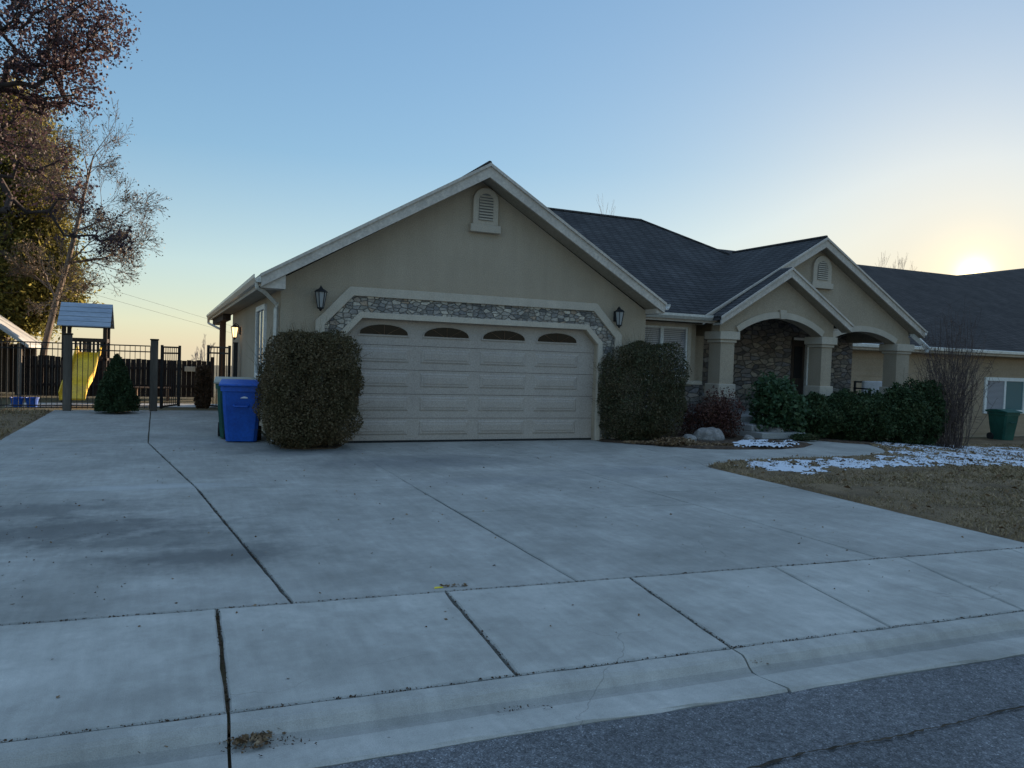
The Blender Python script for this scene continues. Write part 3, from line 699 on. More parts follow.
rf.slab([(4.5, MRY, MRZ), (4.5, MEY, MEZ), (8.50, MEY, MEZ), (MRX+1.9, MRY-1.9, MRZ-1.9*SL), (MRX, MRY, MRZ)], .10)
rf.slab([(4.5, MRY, MRZ), (MRX, MRY, MRZ), (MRX+MRY-MEY, 2*MRY-MEY, MEZ), (4.5-5.43, 2*MRY-MEY, MEZ)], .10)
rf.slab([(MRX, MRY, MRZ), (MRX+1.9, MRY-1.9, MRZ-1.9*SL), (MRX+MRY-MEY, MRY-1.9, MEZ), (MRX+MRY-MEY, 2*MRY-MEY, MEZ)], .10)
rf.slab([(4.5, MRY, MRZ), (4.5-5.43, 2*MRY-MEY, MEZ), (4.5-5.43, MEY, MEZ), (4.5, MEY, MEZ)][0:4], .10)
roof_gable(rf, G2C, G2Z+.02, G2H, SL, G2Y, 5.0, .10)
roof_gable(rf, G1C, G1Z+.02, G1H, G1S, G1Y, 1.56, .10)
roof = H(rf, 'roof', 'shingle')
# ridge caps
rc = MB()
rc.tube([(4.5, MRY, MRZ+.01), (MRX, MRY, MRZ+.01)], .045, 6); rc.tube([(MRX, MRY, MRZ+.01), (MRX+1.9, MRY-1.9, MRZ-1.1)], .04, 6)
rc.tube([(G2C, G2Y, G2Z+.03), (G2C, 4.7, G2Z+.03)], .04, 6); rc.tube([(GC, -.44, ZR+.03), (GC, 12, ZR+.03)], .04, 6)
rc.build('ridge_cap', 'shingle', roof)
vp = MB(); vx, vy = 8.9, 3.4; vz = MRZ-(MRY-vy)*SL; 
# rake boards, fascias and gutters
def rake(xc, zr, hw, s, y, dpt=.20, th=.045, name='rake_board'):
    for sg in (-1, 1):
        mb = MB(); xe = xc+sg*hw
        mb.prism([(xc, zr-.005), (xe, zr-hw*s-.005), (xe, zr-hw*s-dpt), (xc, zr-dpt-.04)], y-.002, y+th); 
        mb.prism([(xc, zr+.012), (xe+sg*.02, zr-hw*s+.0), (xe+sg*.02, zr-hw*s-.05), (xc, zr-.045)], y-.035, y-.003)
        H(mb, name, 'fascia')
rake(GC, ZR+.01, hwG, SL, -.46); rake(G2C, G2Z, G2H, SL, G2Y-.01, .19); rake(G1C, G1Z, G1H, G1S, G1Y-.01, .18)
# soffits below the overhangs
sf = MB()
for (xc, zr, hw, s, y0, y1) in ((GC, ZR, hwG, SL, -.40, .0), (G2C, G2Z, G2H, SL, G2Y+.03, 1.5), (G1C, G1Z, G1H, G1S, G1Y+.03, 1.1)):
    for sg in (-1, 1):
        xe = xc+sg*hw; z0 = zr-.175; z1 = zr-hw*s-.175
        sf.slab([(xc, y0, z0), (xe, y0, z1), (xe, y1, z1), (xc, y1, z0)], .02)
sf.box((EX0+.02, .0, 2.60), (GX0+.02, 16.5, 2.63)); sf.box((GX1-.02, 1.22, 2.585), (9.2, 2.31, 2.615))
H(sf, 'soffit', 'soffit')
for sg in (-1, 1):
    xe = EX0 if sg < 0 else EX1; xw = GX0 if sg < 0 else GX1
    cr = MB(); cr.prism([(xe-sg*.004, 2.575), (xw-sg*.02, 2.575), (xw-sg*.02, gz(xw)-.19), (xe-sg*.004, ZE-.19)], -.405, .0 if sg < 0 else .19); H(cr, 'eave_return', 'fascia')
def gutter(a, b_, name='gutter', par=house, mat='gutter_metal', side=(-1, 0)):
    a = Vector(a); b_ = Vector(b_); sx, sy = side; prof = [(0, 0), (0, -.115), (.07, -.115), (.115, -.05), (.115, .005), (.10, .005), (.10, -.04), (.062, -.10), (.012, -.10), (.012, 0)]
    V = [(a.x+sx*p, a.y+sy*p, a.z+q) for p, q in prof]+[(b_.x+sx*p, b_.y+sy*p, b_.z+q) for p, q in prof]; n = len(prof)
    mb = MB(); mb.add(V, [(i, (i+1) % n, n+(i+1) % n, n+i) for i in range(n)]+[list(range(n)), list(range(2*n-1, n-1, -1))]); return H(mb, name, mat, par)
fa = MB(); fa.box((EX0-.002, -.42, ZE-.19), (EX0+.02, 16.55, ZE-.01)); fa.box((EX1-.02, -.42, ZE-.2), (EX1+.002, 1.3, ZE-.01))
fa.box((GX1, MEY, MEZ-.18), (8.9, MEY+.025, MEZ-.02)); H(fa, 'fascia_board', 'fascia')
gutter((EX0-.004, -.47, ZE-.01), (EX0-.004, 16.6, ZE-.01)); gutter((EX1+.004, -.47, ZE-.01), (EX1+.004, 1.1, ZE-.01), side=(1, 0))
gutter((GX1+.02, MEY-.004, MEZ-.01), (8.72, MEY-.004, MEZ-.01), side=(0, -1))
gutter((G2C+G2H+.004, G2Y, G2Z-G2H*SL), (G2C+G2H+.004, 6, G2Z-G2H*SL), side=(1, 0))
# downspouts
dsp = MB(); dsp.tube([(EX0-.05, -.30, ZE-.10), (EX0-.05, -.30, ZE-.2), (EX0+.05, -.24, ZE-.24), (GX0-.06, .07, ZE-.42), (GX0-.055, .10, ZE-.5), (GX0-.055, .10, .05)], .042, 4); H(dsp, 'downspout', 'gutter_metal')
dsp = MB(); dsp.tube([(EX0-.05, 16.4, ZE-.12), (EX0-.05, 16.4, ZE-.3), (-1.25, 14.5, ZE-.55), (-1.25, 14.3, ZE-.7), (-1.25, 14.3, .05)], .042, 4); H(dsp, 'downspout', 'gutter_metal')
A = on_y(912, 334, 1.45); B = on_y(927, 348, 1.45)
dsp = MB(); dsp.tube([(G2C+G2H+.04, 1.7, G2Z-G2H*SL-.12), tuple(A), tuple(B), (B[0]+.02, B[1], B[2]-.12)][1:], .085, 4); H(dsp, 'downspout', 'white_paint')
# covered rear corner post
cp_ = MB(); cp_.box((-1.40, 12.3, 0), (-1.22, 12.48, 2.6)); H(cp_, 'patio_post', 'dark_wood')
cb_ = MB(); cb_.box((-1.42, 10.6, 2.42), (-1.2, 16.4, 2.6)); H(cb_, 'patio_beam', 'dark_wood')

# side window on the left wall
wf = MB(); wf.box((GX0-.05, 1.95, 1.0), (GX0+.01, 3.55, 1.10)); wf.box((GX0-.05, 1.95, 2.36), (GX0+.01, 3.55, 2.46)); wf.box((GX0-.05, 1.95, 1.10), (GX0+.01, 2.05, 2.36)); wf.box((GX0-.05, 3.45, 1.10), (GX0+.01, 3.55, 2.36)); wf.box((GX0-.03, 2.72, 1.10), (GX0+.01, 2.78, 2.36))
sw_ = H(wf, 'window', 'white_paint', bevel=.004); sg_ = MB(); sg_.box((GX0-.012, 2.05, 1.10), (GX0-.004, 3.45, 2.36)); sg_.build('pane', 'glass', sw_)
so_ = MB(); so_.box((GX0-.12, 1.85, .90), (GX0+.01, 3.65, 1.0)); so_.build('sill', 'trim_stucco', sw_)

# front window beside the garage
xa, za = on_y(645, 322, 1.8)[[0,2]]; xb = on_y(690, 323, 1.8)[0]; zb = 1.22
wf = MB(); X0, X1, Z0, Z1 = 6.15, xb, 1.18, 2.56; t = .10
wf.box((X0, 1.72, Z0), (X1, 1.81, Z0+t)); wf.box((X0, 1.72, Z1-t), (X1, 1.81, Z1)); wf.box((X0, 1.72, Z0+t), (X0+t, 1.81, Z1-t)); wf.box((X1-t, 1.72, Z0+t), (X1, 1.81, Z1-t))
ww = H(wf, 'window', 'trim_stucco', bevel=.006)
xm = on_y(660.5, 340, 1.8)[0]
wf = MB(); 
for (a, b_) in ((X0+t, xm), (xm, X1-t)):
    wf.box((a, 1.74, Z0+t), (a+.045, 1.80, Z1-t)); wf.box((b_-.045, 1.74, Z0+t), (b_, 1.80, Z1-t)); wf.box((a+.045, 1.742, Z0+t), (b_-.045, 1.798, Z0+t+.045)); wf.box((a+.045, 1.742, Z1-t-.045), (b_-.045, 1.798, Z1-t))
wf.build('window_frame', 'white_paint', ww)
wf = MB(); wf.box((X0+t, 1.782, Z0+t), (X1-t, 1.79, Z1-t)); wf.build('pane', 'blind', ww)
# stone base and its cap
st = MB(); st.box((GX1, 1.70, 0), (8.80, 1.798, 1.10)); st.box((8.722, 1.80, 0), (8.80, 2.2, 1.10)); st.box((8.80, 2.2, 0), (9.3, 2.298, 1.10)); H(st, 'stone_base', 'stone')
st = MB(); st.box((GX1, 1.66, 1.10), (8.86, 1.797, 1.19)); st.box((8.723, 1.797, 1.10), (8.86, 2.16, 1.188)); st.box((8.86, 2.16, 1.10), (9.2, 2.297, 1.19)); H(st, 'base_cap', 'trim_stucco', bevel=.006)

# porch --------------------------------------------------------------
PF = .42
pf = MB(); pf.box((9.0, .72, 0), (15.6, 3.5, PF)); pf.box((15.6, 1.4, 0), (16.0, 3.5, PF)); H(pf, 'porch_floor', 'porch_concrete', bevel=.01)
X9 = on_y(785, 440, .3)[0]
for i, (y0, z1) in enumerate(((-.30, .14), (.04, .28))):
    s_ = MB(); s_.box((9.0, y0, 0 if i == 0 else .141), (10.25-.12*i, .718, z1)); H(s_, 'porch_step', 'porch_concrete', bevel=.012)
# columns
def column(x0, x1, y0, y1, zcap, zbase):
    mb = MB(); mb.box((x0, y0, zbase), (x1, y1, zcap-.02)); c_ = H(mb, 'column', 'stucco')
    mb = MB(); mb.box((x0-.04, y0-.04, zcap-.10), (x1+.04, y1+.04, zcap-.03)); mb.box((x0-.09, y0-.09, zcap-.03), (x1+.09, y1+.09, zcap+.16)); mb.build('capital', 'trim_stucco', c_, bevel=.012)
    mb = MB(); mb.box((x0-.05, y0-.05, zbase-.32), (x1+.05, y1+.05, zbase)); mb.build('column_base', 'trim_stucco', c_, bevel=.01)
    mb = MB(); mb.box((x0-.10, y0-.10, 0), (x1+.10, y1+.10, zbase-.32)); mb.build('stone_pier', 'stone', c_)
CY1 = 1.1
c1a = on_y(721, 340, CY1)[0]; c1b = on_y(734, 340, CY1)[0]; c2a = on_y(822, 345, CY1)[0]; c2b = on_y(831, 345, CY1)[0]
zc = on_y(721, 338, CY1)[2]
column(c1a, c1b+.02, CY1, CY1+.42, zc, 1.15); column(c2a, c2b+.04, CY1, CY1+.42, zc, 1.15)
c3a = on_y(897, 350, 1.45)[0]; c3b = on_y(909.5, 350, 1.45)[0]; zc3 = on_y(897, 350, 1.45)[2]
column(c3a, c3b, 1.45, 1.87, zc3, 1.15)
def arch_wall(xl, xr, zs, rise, xc, zr, hw, s, y0, y1, xL, xR, zbot, mbw, zL=None):
    """gable wall with a shallow arch between xl and xr"""
    n = 20; mid = (xl+xr)/2; h = (xr-xl)/2; R = (h*h+rise*rise)/(2*rise); cz = zs+rise-R; a0 = math.asin(h/R)
    arc = [(mid+R*sin(-a0+2*a0*i/n), cz+R*cos(-a0+2*a0*i/n)) for i in range(n+1)]
    g = lambda x: zr-abs(x-xc)*s-.20
    top = [(xL, g(xL)), (xc, g(xc)), (xR, g(xR))] if xL < xc < xR else [(xL, g(xL)), (xR, g(xR))]
    poly = top+[(xR, zbot), (xr, zbot)]+arc[::-1]+([(xl, zbot), (xL, zbot)] if zL is None else [(xl, zbot), (xl-.22, zbot), (xl-.22, zL), (xL, zL)])
    mbw.prism(poly, y0, y1)
    return arc, (mid, R, cz, a0)
def arch_trim(arcinfo, w_, y0, y1, key=True):
    mid, R, cz, a0 = arcinfo; n = 20
    A_ = [(mid+R*sin(-a0+2*a0*i/n), cz+R*cos(-a0+2*a0*i/n)) for i in range(n+1)]; B_ = [(mid+(R+w_)*sin(-a0+2*a0*i/n), cz+(R+w_)*cos(-a0+2*a0*i/n)) for i in range(n+1)]
    mb = MB(); mb.prism(A_+B_[::-1], y0, y1)
    o = H(mb, 'arch_trim', 'trim_stucco')
    if key:
        mb = MB(); zt_ = cz+R; mb.prism([(mid-.07, zt_-.02), (mid+.07, zt_-.02), (mid+.11, zt_+w_+.05), (mid-.11, zt_+w_+.05)], y0-.03, y1); mb.build('keystone', 'trim_stucco', o, bevel=.008)
g1 = MB(); zs1 = zc+.16
top1 = on_y(780, 318.5, CY1)[2]
arcA, infoA = arch_wall(c1b+.10, c2a-.06, zs1, top1-zs1, G1C, G1Z, G1H, G1S, CY1, CY1+.3, c1a-.05, c2b+.06, zs1, g1)
H(g1, 'porch_gable', 'stucco'); arch_trim(infoA, .15, CY1-.05, CY1+.02)
g2 = MB(); zs2 = zc3+.16; top2 = on_y(852, 331, 1.5)[2]
arcB, infoB = arch_wall(c2b+.30, c3a-.06, zs2, top2-zs2, G2C, G2Z, G2H, SL, 1.5, 1.8, 9.75, G2C+G2H-.25, zs2, g2, 3.0)
H(g2, 'upper_gable', 'stucco'); arch_trim(infoB, .15, 1.45, 1.52, False)
# side piece right of the last column
rw = MB(); rw.box((c3b+.09, 1.52, 0), (G2C+G2H-.25, 1.8, 2.5)); H(rw, 'pilaster', 'stucco')
rw = MB(); rw.box((c3b+.05, 1.42, 1.10), (G2C+G2H-.15, 1.9, 1.22)); H(rw, 'pilaster_cap', 'trim_stucco', bevel=.008)
# inner walls of the porch
stw = MB(); xe = on_y(852, 360, 3.4)[0]
dx0, dx1 = on_y(791, 360, 3.4)[0], on_y(808, 360, 3.4)[0]
stw.box((9.0, 3.4, PF), (dx0, 3.6, 2.9)); stw.box((dx1, 3.4, PF), (xe, 3.6, 2.9)); stw.box((dx0, 3.4, 2.45), (dx1, 3.6, 2.9)); stw.box((9.0, 2.5, PF), (9.3, 3.4, 2.9))
H(stw, 'porch_stone_wall', 'stone')
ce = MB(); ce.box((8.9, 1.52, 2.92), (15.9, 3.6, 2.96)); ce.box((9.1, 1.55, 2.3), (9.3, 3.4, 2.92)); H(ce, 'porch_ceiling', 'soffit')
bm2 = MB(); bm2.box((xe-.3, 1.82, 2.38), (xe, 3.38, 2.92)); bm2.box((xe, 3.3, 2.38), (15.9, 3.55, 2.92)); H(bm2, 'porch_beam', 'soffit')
dr = MB(); dr.box((dx0+.06, 3.45, PF), (dx1-.08, 3.5, 2.38)); fd = H(dr, 'front_door', 'dark_wood')
dr = MB(); dr.box((dx0, 3.39, PF), (dx0+.06, 3.5, 2.45)); H(dr, 'door_jamb', 'dark_wood'); dr = MB(); dr.box((dx1-.08, 3.36, PF), (dx1, 3.5, 2.45)); dr.box((dx0+.06, 3.38, 2.38), (dx1-.08, 3.5, 2.45)); H(dr, 'door_frame', 'white_paint')
dr = MB(); dr.box((dx0+.16, 3.44, 1.3), (dx1-.18, 3.449, 2.2)); dr.build('pane', 'glass', fd)


# ------------------------------------------------------------------ wall lanterns
def lantern(loc, rotz, label, glass, kind='black'):
    t = thing('wall_lantern', label, 'wall lamp', loc, rotz, 'lanterns on the house walls')
    mb = MB(); mb.lathe((0,-.012,0), [(.001,-.08),(.05,-.06),(.05,.08),(.001,.10)], 8); mb.box((-.045,-.02,-.09), (.045,0,.12)); mb.tube([(0,-.01,.05),(0,-.07,.16),(0,-.13,.20),(0,-.15,.17)], .012, 6); mb.build('bracket', 'black_metal', t)
    mb = MB(); mb.lathe((0,-.15,0), [(.015,.19),(.03,.16),(.085,.13),(.115,.10),(.10,.095)], 6); mb.build('cap', 'black_metal', t)
    mb = MB(); mb.lathe((0,-.15,0), [(.05,-.16),(.092,.095)], 6); mb.build('glass', glass, t)
    mb = MB(); mb.lathe((0,-.15,0), [(.012,-.22),(.03,-.19),(.058,-.175),(.058,-.155)], 6)
    for j in range(6):
        a = 2*pi*j/6; mb.beam((.052*cos(a), -.15+.052*sin(a), -.165), (.095*cos(a), -.15+.095*sin(a), .10), .012, .012)
    mb.build('cage', 'black_metal', t); return t
P = on_y(320.5, 298, -.12); lantern((P[0], -.003, P[2]), 0, 'black wall lantern left of the garage door, above the big round shrub', 'lamp_glass')
P = on_y(618.5, 317, -.12); lantern((P[0], -.003, P[2]), 0, 'black wall lantern right of the garage door, close to the roof corner', 'lamp_glass')
lantern((GX0-.003, 7.68, 2.04), -pi/2, 'small glowing lantern on the left side wall of the house', 'lit_lamp')

# ------------------------------------------------------------------ neighbour's house
NE = (20.0, 5.1, 2.47); NS = .50
nl = thing('house', 'brown roofed neighbouring house behind the bare shrub at right', 'house', (20, 6, -.7))
Hn = lambda mb, name, mat, **kw: W(mb, name, mat, nl, **kw)
pn_ = (0, -NS, 1); R0 = on_plane(862, 264.5, pn_, NE); R1 = on_plane(968, 277, pn_, NE); R2 = on_plane(1024, 269, pn_, NE)
RY = (R0[1]+R1[1])/2; RZ = NE[2]+(RY-NE[1])*NS
NX0 = 17.0; NX1 = 56.0; up_ = (R2-R1); K = 2.4
R3 = R1+up_*1.5
def fp(x, y): return (x, y, NE[2]+(y-NE[1])*NS)
mb = MB()
mb.slab([(NX0-.4, NE[1], NE[2]), (NX1+.4, NE[1], NE[2]), fp(NX1+.4, R3[1]), fp(R3[0], R3[1]), fp(R1[0], RY), fp(NX0-.4, RY)], .12)
RB = 2*RY-NE[1]; RB3 = 2*R3[1]-NE[1]
mb.slab([fp(NX0-.4, RY), fp(R1[0], RY), (R1[0], RB, NE[2]), (NX0-.4, RB, NE[2])], .12)
mb.slab([fp(R3[0], R3[1]), fp(NX1+.4, R3[1]), (NX1+.4, RB3, NE[2]), (R1[0], RB3, NE[2]), (R1[0], 2*R3[1]-RY, RZ)], .12)
mb.slab([fp(R1[0], RY), fp(R3[0], R3[1]), (R1[0], 2*R3[1]-RY, RZ)], .12)
Hn(mb, 'roof', 'brown_shingle')
mb = MB(); ov = lambda y: NE[2]+(y-NE[1])*NS-.16
mb.box((NX0, 5.6, -.8), (NX1, 5.8, 2.5)); mb.box((NX0, RB-.6, -.8), (R1[0], RB-.4, 2.5)); mb.box((R1[0], RB3-.6, -.8), (NX1, RB3-.4, 2.5)); mb.prism([(RB-.4, -.8), (RB3-.6, -.8), (RB3-.6, 2.4), (2*R3[1]-RY, RZ-.2), (RY+.3, RZ-.3), (RB-.4, 2.3)], R1[0], R1[0]+.2, 'x'); mb.prism([(5.8, -.8), (RB-.6, -.8), (RB-.6, 2.5), (RY, RZ-.2), (5.8, 2.5)], NX0, NX0+.2, 'x'); mb.prism([(5.8, -.8), (RB-.6, -.8), (RB-.6, 2.5), (RY, RZ-.2), (5.8, 2.5)], NX1-.2, NX1, 'x')
Hn(mb, 'wall', 'siding')
mb = MB()
for k in range(16): z = -.6+k*.2; mb.box((NX0-.001, 5.585, z), (NX1, 5.598, z+.185))
Hn(mb, 'siding_board', 'siding')
mb = MB(); mb.box((NX0-.4, 5.085, 2.27), (NX1+.4, 5.12, 2.46)); Hn(mb, 'fascia_board', 'fascia')
mb = MB(); mb.box((NX0-.4, 4.97, 2.34), (NX1+.4, 5.082, 2.47)); Hn(mb, 'gutter', 'gutter_metal', bevel=.02)
mb = MB(); mb.box((NX0-.38, 5.12, 2.25), (NX1+.38, 5.6, 2.28)); Hn(mb, 'soffit', 'soffit')
a_ = on_y(984, 377, 5.6); b_ = on_y(1023, 412, 5.6); wx0, wx1, wz1 = a_[0], b_[0], a_[2]; wz0 = wz1-1.35
mb = MB(); t = .13
mb.box((wx0, 5.53, wz0), (wx1, 5.61, wz0+t)); mb.box((wx0, 5.53, wz1-t), (wx1, 5.61, wz1)); mb.box((wx0, 5.53, wz0+t), (wx0+t, 5.61, wz1-t)); mb.box((wx1-t, 5.53, wz0+t), (wx1, 5.61, wz1-t)); xm = (wx0+wx1)/2-.02; mb.box((xm-.05, 5.54, wz0+t), (xm+.05, 5.61, wz1-t))
nw = Hn(mb, 'window', 'white_paint')
mb = MB(); mb.box((wx0+t, 5.57, wz0+t), (xm-.05, 5.58, wz1-t)); mb.build('pane', 'blind', nw, off=tuple(nl.location))
mb = MB(); mb.box((xm+.05, 5.57, wz0+t), (wx1-t, 5.58, wz1-t)); mb.build('pane', 'teal_blind', nw, off=tuple(nl.location))

# ------------------------------------------------------------------ wheeled bins
def bin_(label, body, lid, loc, rot, sc_=1.0, mark=None):
    t = thing('wheelie_bin', label, 'bin', loc, rot, 'wheeled rubbish bins')
    s = sc_; h = 1.0*s; wt, dt, wb, db = .31*s, .36*s, .24*s, .24*s
    mb = MB(); lv = [(0.02, wb, db), (.55*h, .285*s, .315*s), (.84*h, wt-.012, dt-.01), (.845*h, wt+.012, dt+.012), (.93*h, wt+.015, dt+.015)]
    V = []; 
    for z, a, b_ in lv:
        c = .05*s
        V += [(-a+c,-b_,z),(a-c,-b_,z),(a,-b_+c,z),(a,b_-c,z),(a-c,b_,z),(-a+c,b_,z),(-a,b_-c,z),(-a,-b_+c,z)]
    n = len(lv); Fs = [(i*8+j, i*8+(j+1) % 8, (i+1)*8+(j+1) % 8, (i+1)*8+j) for i in range(n-1) for j in range(8)]+[list(range(8))[::-1], [(n-1)*8+j for j in range(8)]]
    mb.add(V, Fs); bd = mb.build('body', body, t)
    mb = MB(); mb.tube([(-.12*s, -dt+.02, .62*h), (-.10*s, -dt-.015, .60*h), (.10*s, -dt-.015, .60*h), (.12*s, -dt+.02, .62*h)], .018*s, 6); mb.build('lift_bar', body, bd)
    mb = MB(); pr = [(-dt-.05*s, .925*h), (-dt-.05*s, .965*h), (-dt*.5, 1.01*h), (0, 1.03*h), (dt*.6, 1.02*h), (dt+.03*s, .985*h), (dt+.03*s, .935*h)]
    mb.prism(pr, -wt-.035*s, wt+.035*s, 'x'); mb.build('lid', lid, t, bevel=.012)
    mb = MB(); mb.tube([(-wt+.02, dt+.01, .93*h), (-wt+.04, dt+.09*s, .965*h), (wt-.04, dt+.09*s, .965*h), (wt-.02, dt+.01, .93*h)], .017*s, 6); mb.build('handle', body, t)
    for sg in (-1, 1):
        mb = MB(); mb.tube([(sg*(wb-.01), db-.02, .12*s), (sg*(wb+.055), db-.02, .12*s)], .12*s, 16); mb.build('wheel', 'black_rubber', t)
    mb = MB(); mb.tube([(-wb, db-.02, .12*s), (wb, db-.02, .12*s)], .012, 6); mb.build('axle', 'black_metal', t)
    if mark:
        mb = MB(); y = -.3565*s
        mb.add([(-.02, y, .735*h), (.10, y, .735*h), (.10, y+.0, .75*h), (.055, y-.003, .765*h), (.04, y-.003, .765*h), (.0, y, .75*h)], [(0,1,2,3,4,5)])
        mb.build('badge', 'mark_white', bd)
    return t
P = on_z(242, 442); bin_('blue wheeled bin standing in front of the green one beside the garage', 'blue_plastic', 'blue_plastic', (-1.66, .62, 0), -.15, 1.03, True)
bin_('green wheeled bin with a beige lid, half hidden behind the blue bin', 'green_plastic', 'beige_plastic', (-1.72, 1.18, 0), -.1, 1.05)
P = on_land(1006, 440); bin_('dark green bin below the window of the neighbouring house', 'green_plastic', 'green_plastic', (23.95, 4.25, zt(24)), -.1, 1.06)

# ------------------------------------------------------------------ shrubs
def shrub(name, label, cat, loc, rx, ry, h, n, size, mat, seed, group=None, shell=.45, boxy=2.6, rough=.08, stems=40, twig=0, rot=0):
    t = thing(name, label, cat, loc, rot, group)
    P = shrub_points(n, rx, ry, h, seed, shell, boxy, rough); gp = fnoise(P, seed+3, 11)+.6*fnoise(P, seed+4, 27); P = P[(gp < .55) | (rng.random(len(P)) < .30)]
    VF, FF_ = leaves(P, size)
    T = shrub_points(stems, rx*.95, ry*.95, h*.99, seed+5, .5, boxy, rough)
    T = T*np.array([.8, .8, .85]); V, Fc, _, _ = grow([(0,0,0), (0,0,.12), (.02,0,.22), (0,.02,.35)], T, step=.22, tip=.002, power=.45, k=4)
    if twig:      # thin new shoots standing out of the clipped surface
        T2 = shrub_points(twig, rx, ry, h, seed+9, .05, boxy, rough); dd = T2-np.array([0,0,h*.4]); dd /= np.linalg.norm(dd, axis=1)[:,None]; dd[:,2] += .5; dd += rng.normal(size=dd.shape)*.35
        L_ = (.03+.16*rng.random(len(T2))**2.2)[:,None]; sd = np.cross(dd, rng.normal(size=dd.shape)); sd /= np.linalg.norm(sd, axis=1)[:,None]
        Vs = V; Fs_ = Fc; V = VF; Fc = FF_
        V2 = np.stack([T2-dd*.03-sd*.0022, T2-dd*.03+sd*.0022, T2+dd*L_+sd*.0012, T2+dd*L_-sd*.0012], 1).reshape(-1,3); Fc = np.concatenate([Fc, np.arange(len(V2)).reshape(-1,4)+len(V)]); VF = np.concatenate([V, V2]); FF_ = Fc; V = Vs; Fc = Fs_
    arr_mesh('foliage', VF, FF_, mat, t); arr_mesh('stems', V, Fc, 'bark', t)
    return t
P = on_z(309, 450)
shrub('round_shrub', 'big rounded brownish shrub left of the garage door beside the blue bin', 'shrub', (-.70, -.45, 0), .79, .62, 1.88, 95000, .029, 'boxwood', 1, 'clipped shrubs flanking the garage', twig=1300, boxy=3.6, rough=.07)
a_ = on_y(596, 400, -.1); b_ = on_y(688, 400, -.1)
shrub('round_shrub', 'big rounded green shrub between the garage door and the front window', 'shrub', ((a_[0]+b_[0])/2-.10, -.12, 0), (b_[0]-a_[0])/2-.16, .60, 1.98, 90000, .030, 'boxwood_green', 2, 'clipped shrubs flanking the garage', twig=1300, boxy=3.3, rough=.07)
# evergreen hedge before the porch
hx = [(818, 391, .58), (846, 388, .60), (873, 390, .60), (899, 384, .60), (925, 378, .62)]
hl = ['leftmost evergreen bush of the row below the porch, beside the steps', 'second evergreen bush from the steps in the row below the porch', 'middle evergreen bush of the row below the porch bench', 'evergreen bush below the last porch column', 'tallest evergreen bush at the right end of the row by the bare shrub']
for i, (px, py, r) in enumerate(hx):
    q = on_y(px, py, .1); z0 = zt(q[0])
    shrub('evergreen_bush', hl[i], 'bush', (q[0], .15-.12*(i % 2), z0), r*.93, .60, q[2]-z0-.10+.05*(i % 2), 22000, .05, 'evergreen', 20+i, 'evergreen bushes along the porch', boxy=2.05, rough=.15, stems=25, twig=250)
q = on_y(777, 372, .1)
shrub('leafy_shrub', 'leafy green shrub standing left of the porch steps', 'shrub', (q[0]-.02, .1, 0), .60, .55, q[2], 7000, .085, 'laurel', 31, boxy=2.0, rough=.28, shell=.75, stems=60)
q = on_y(716, 396, .1)
shrub('barberry', 'low dark red shrub between the window and the first porch column', 'shrub', (q[0]+.02, .0, 0), .52, .45, q[2]+.05, 11000, .035, 'barberry', 32, boxy=2.0, rough=.25, shell=.8, stems=120, twig=60)
q = on_y(692, 415, .3)
shrub('barberry', 'small dark bare shrub tucked behind the right garage shrub', 'shrub', (q[0], .4, 0), .3, .3, .75, 2500, .035, 'barberry', 33, boxy=2.0, rough=.2, shell=.8, stems=80)
# low ground cover patches
for (px, py, rx, lab) in ((805, 441, .35, 'low green tuft of ground cover beside the bottom porch step'), (675, 446, .45, 'brown leafy ground cover at the foot of the right garage shrub')):
    q = on_land(px, py); P = shrub_points(2500, rx, .22, .16, 40, .9, 2, .2); V, Fc = leaves(P, .04); V += np.array([0,0,0])
    o = arr_mesh('ground_cover', V, Fc, 'ground_cover' if px > 700 else 'dead_leaf'); o.location = q; setp(o, lab, kind='stuff')

# bare many stemmed shrub
def bare(name, label, cat, base_, targets, trunk, tip, power, mat, step=.4, wob=.15, base_r=None, k=4, lift=.2, group=None, crown='twigs'):
    t = thing(name, label, cat, base_, 0, group); V, Fc, nd, tips = grow(trunk, targets, step, wob, tip, power, base_r, k, lift); arr_mesh(crown, V, Fc, mat, t); return t, nd, tips
q = on_y(957, 437, -.3); zb_ = zt(q[0]); topz = on_y(955, 305, -.3)[2]
t = thing('bare_shrub', 'tall leafless shrub with many upright twigs at the right end of the porch', 'shrub', (q[0], -.1, zb_))
VV = []; FF = []; o_ = 0
hgt = topz-zb_
for k in range(170):
    a = rng.uniform(0, 2*pi); sp = .15+.85*rng.random()**.8; hh = hgt*(1-.45*(sp/1.0)**2)*rng.uniform(.62, 1.06)
    pts = []; b0 = np.array([rng.uniform(-.46,.46), rng.uniform(-.3,.3), 0]); e = np.array([cos(a)*sp, sin(a)*sp, hh]); c_ = b0*1.2+np.array([cos(a)*sp*.35, sin(a)*sp*.35, hh*.5])
    tr = [b0*(1-u)**2+2*c_*u*(1-u)+e*u*u for u in np.linspace(0, 1, 8)]
    tg = []
    for u in np.linspace(.3, 1, 12):
        p = b0*(1-u)**2+2*c_*u*(1-u)+e*u*u; tg.append(p+rng.normal(size=3)*np.array([.13,.13,.10])+np.array([0,0,.12]))
    V, Fc, _, _ = grow(tr, tg,   .12, .1, .0024, .36, None, 3, .3); VV.append(V); FF.append(Fc+o_); o_ += len(V)
arr_mesh('stems', np.concatenate(VV), np.concatenate(FF), 'twig_bark', t)

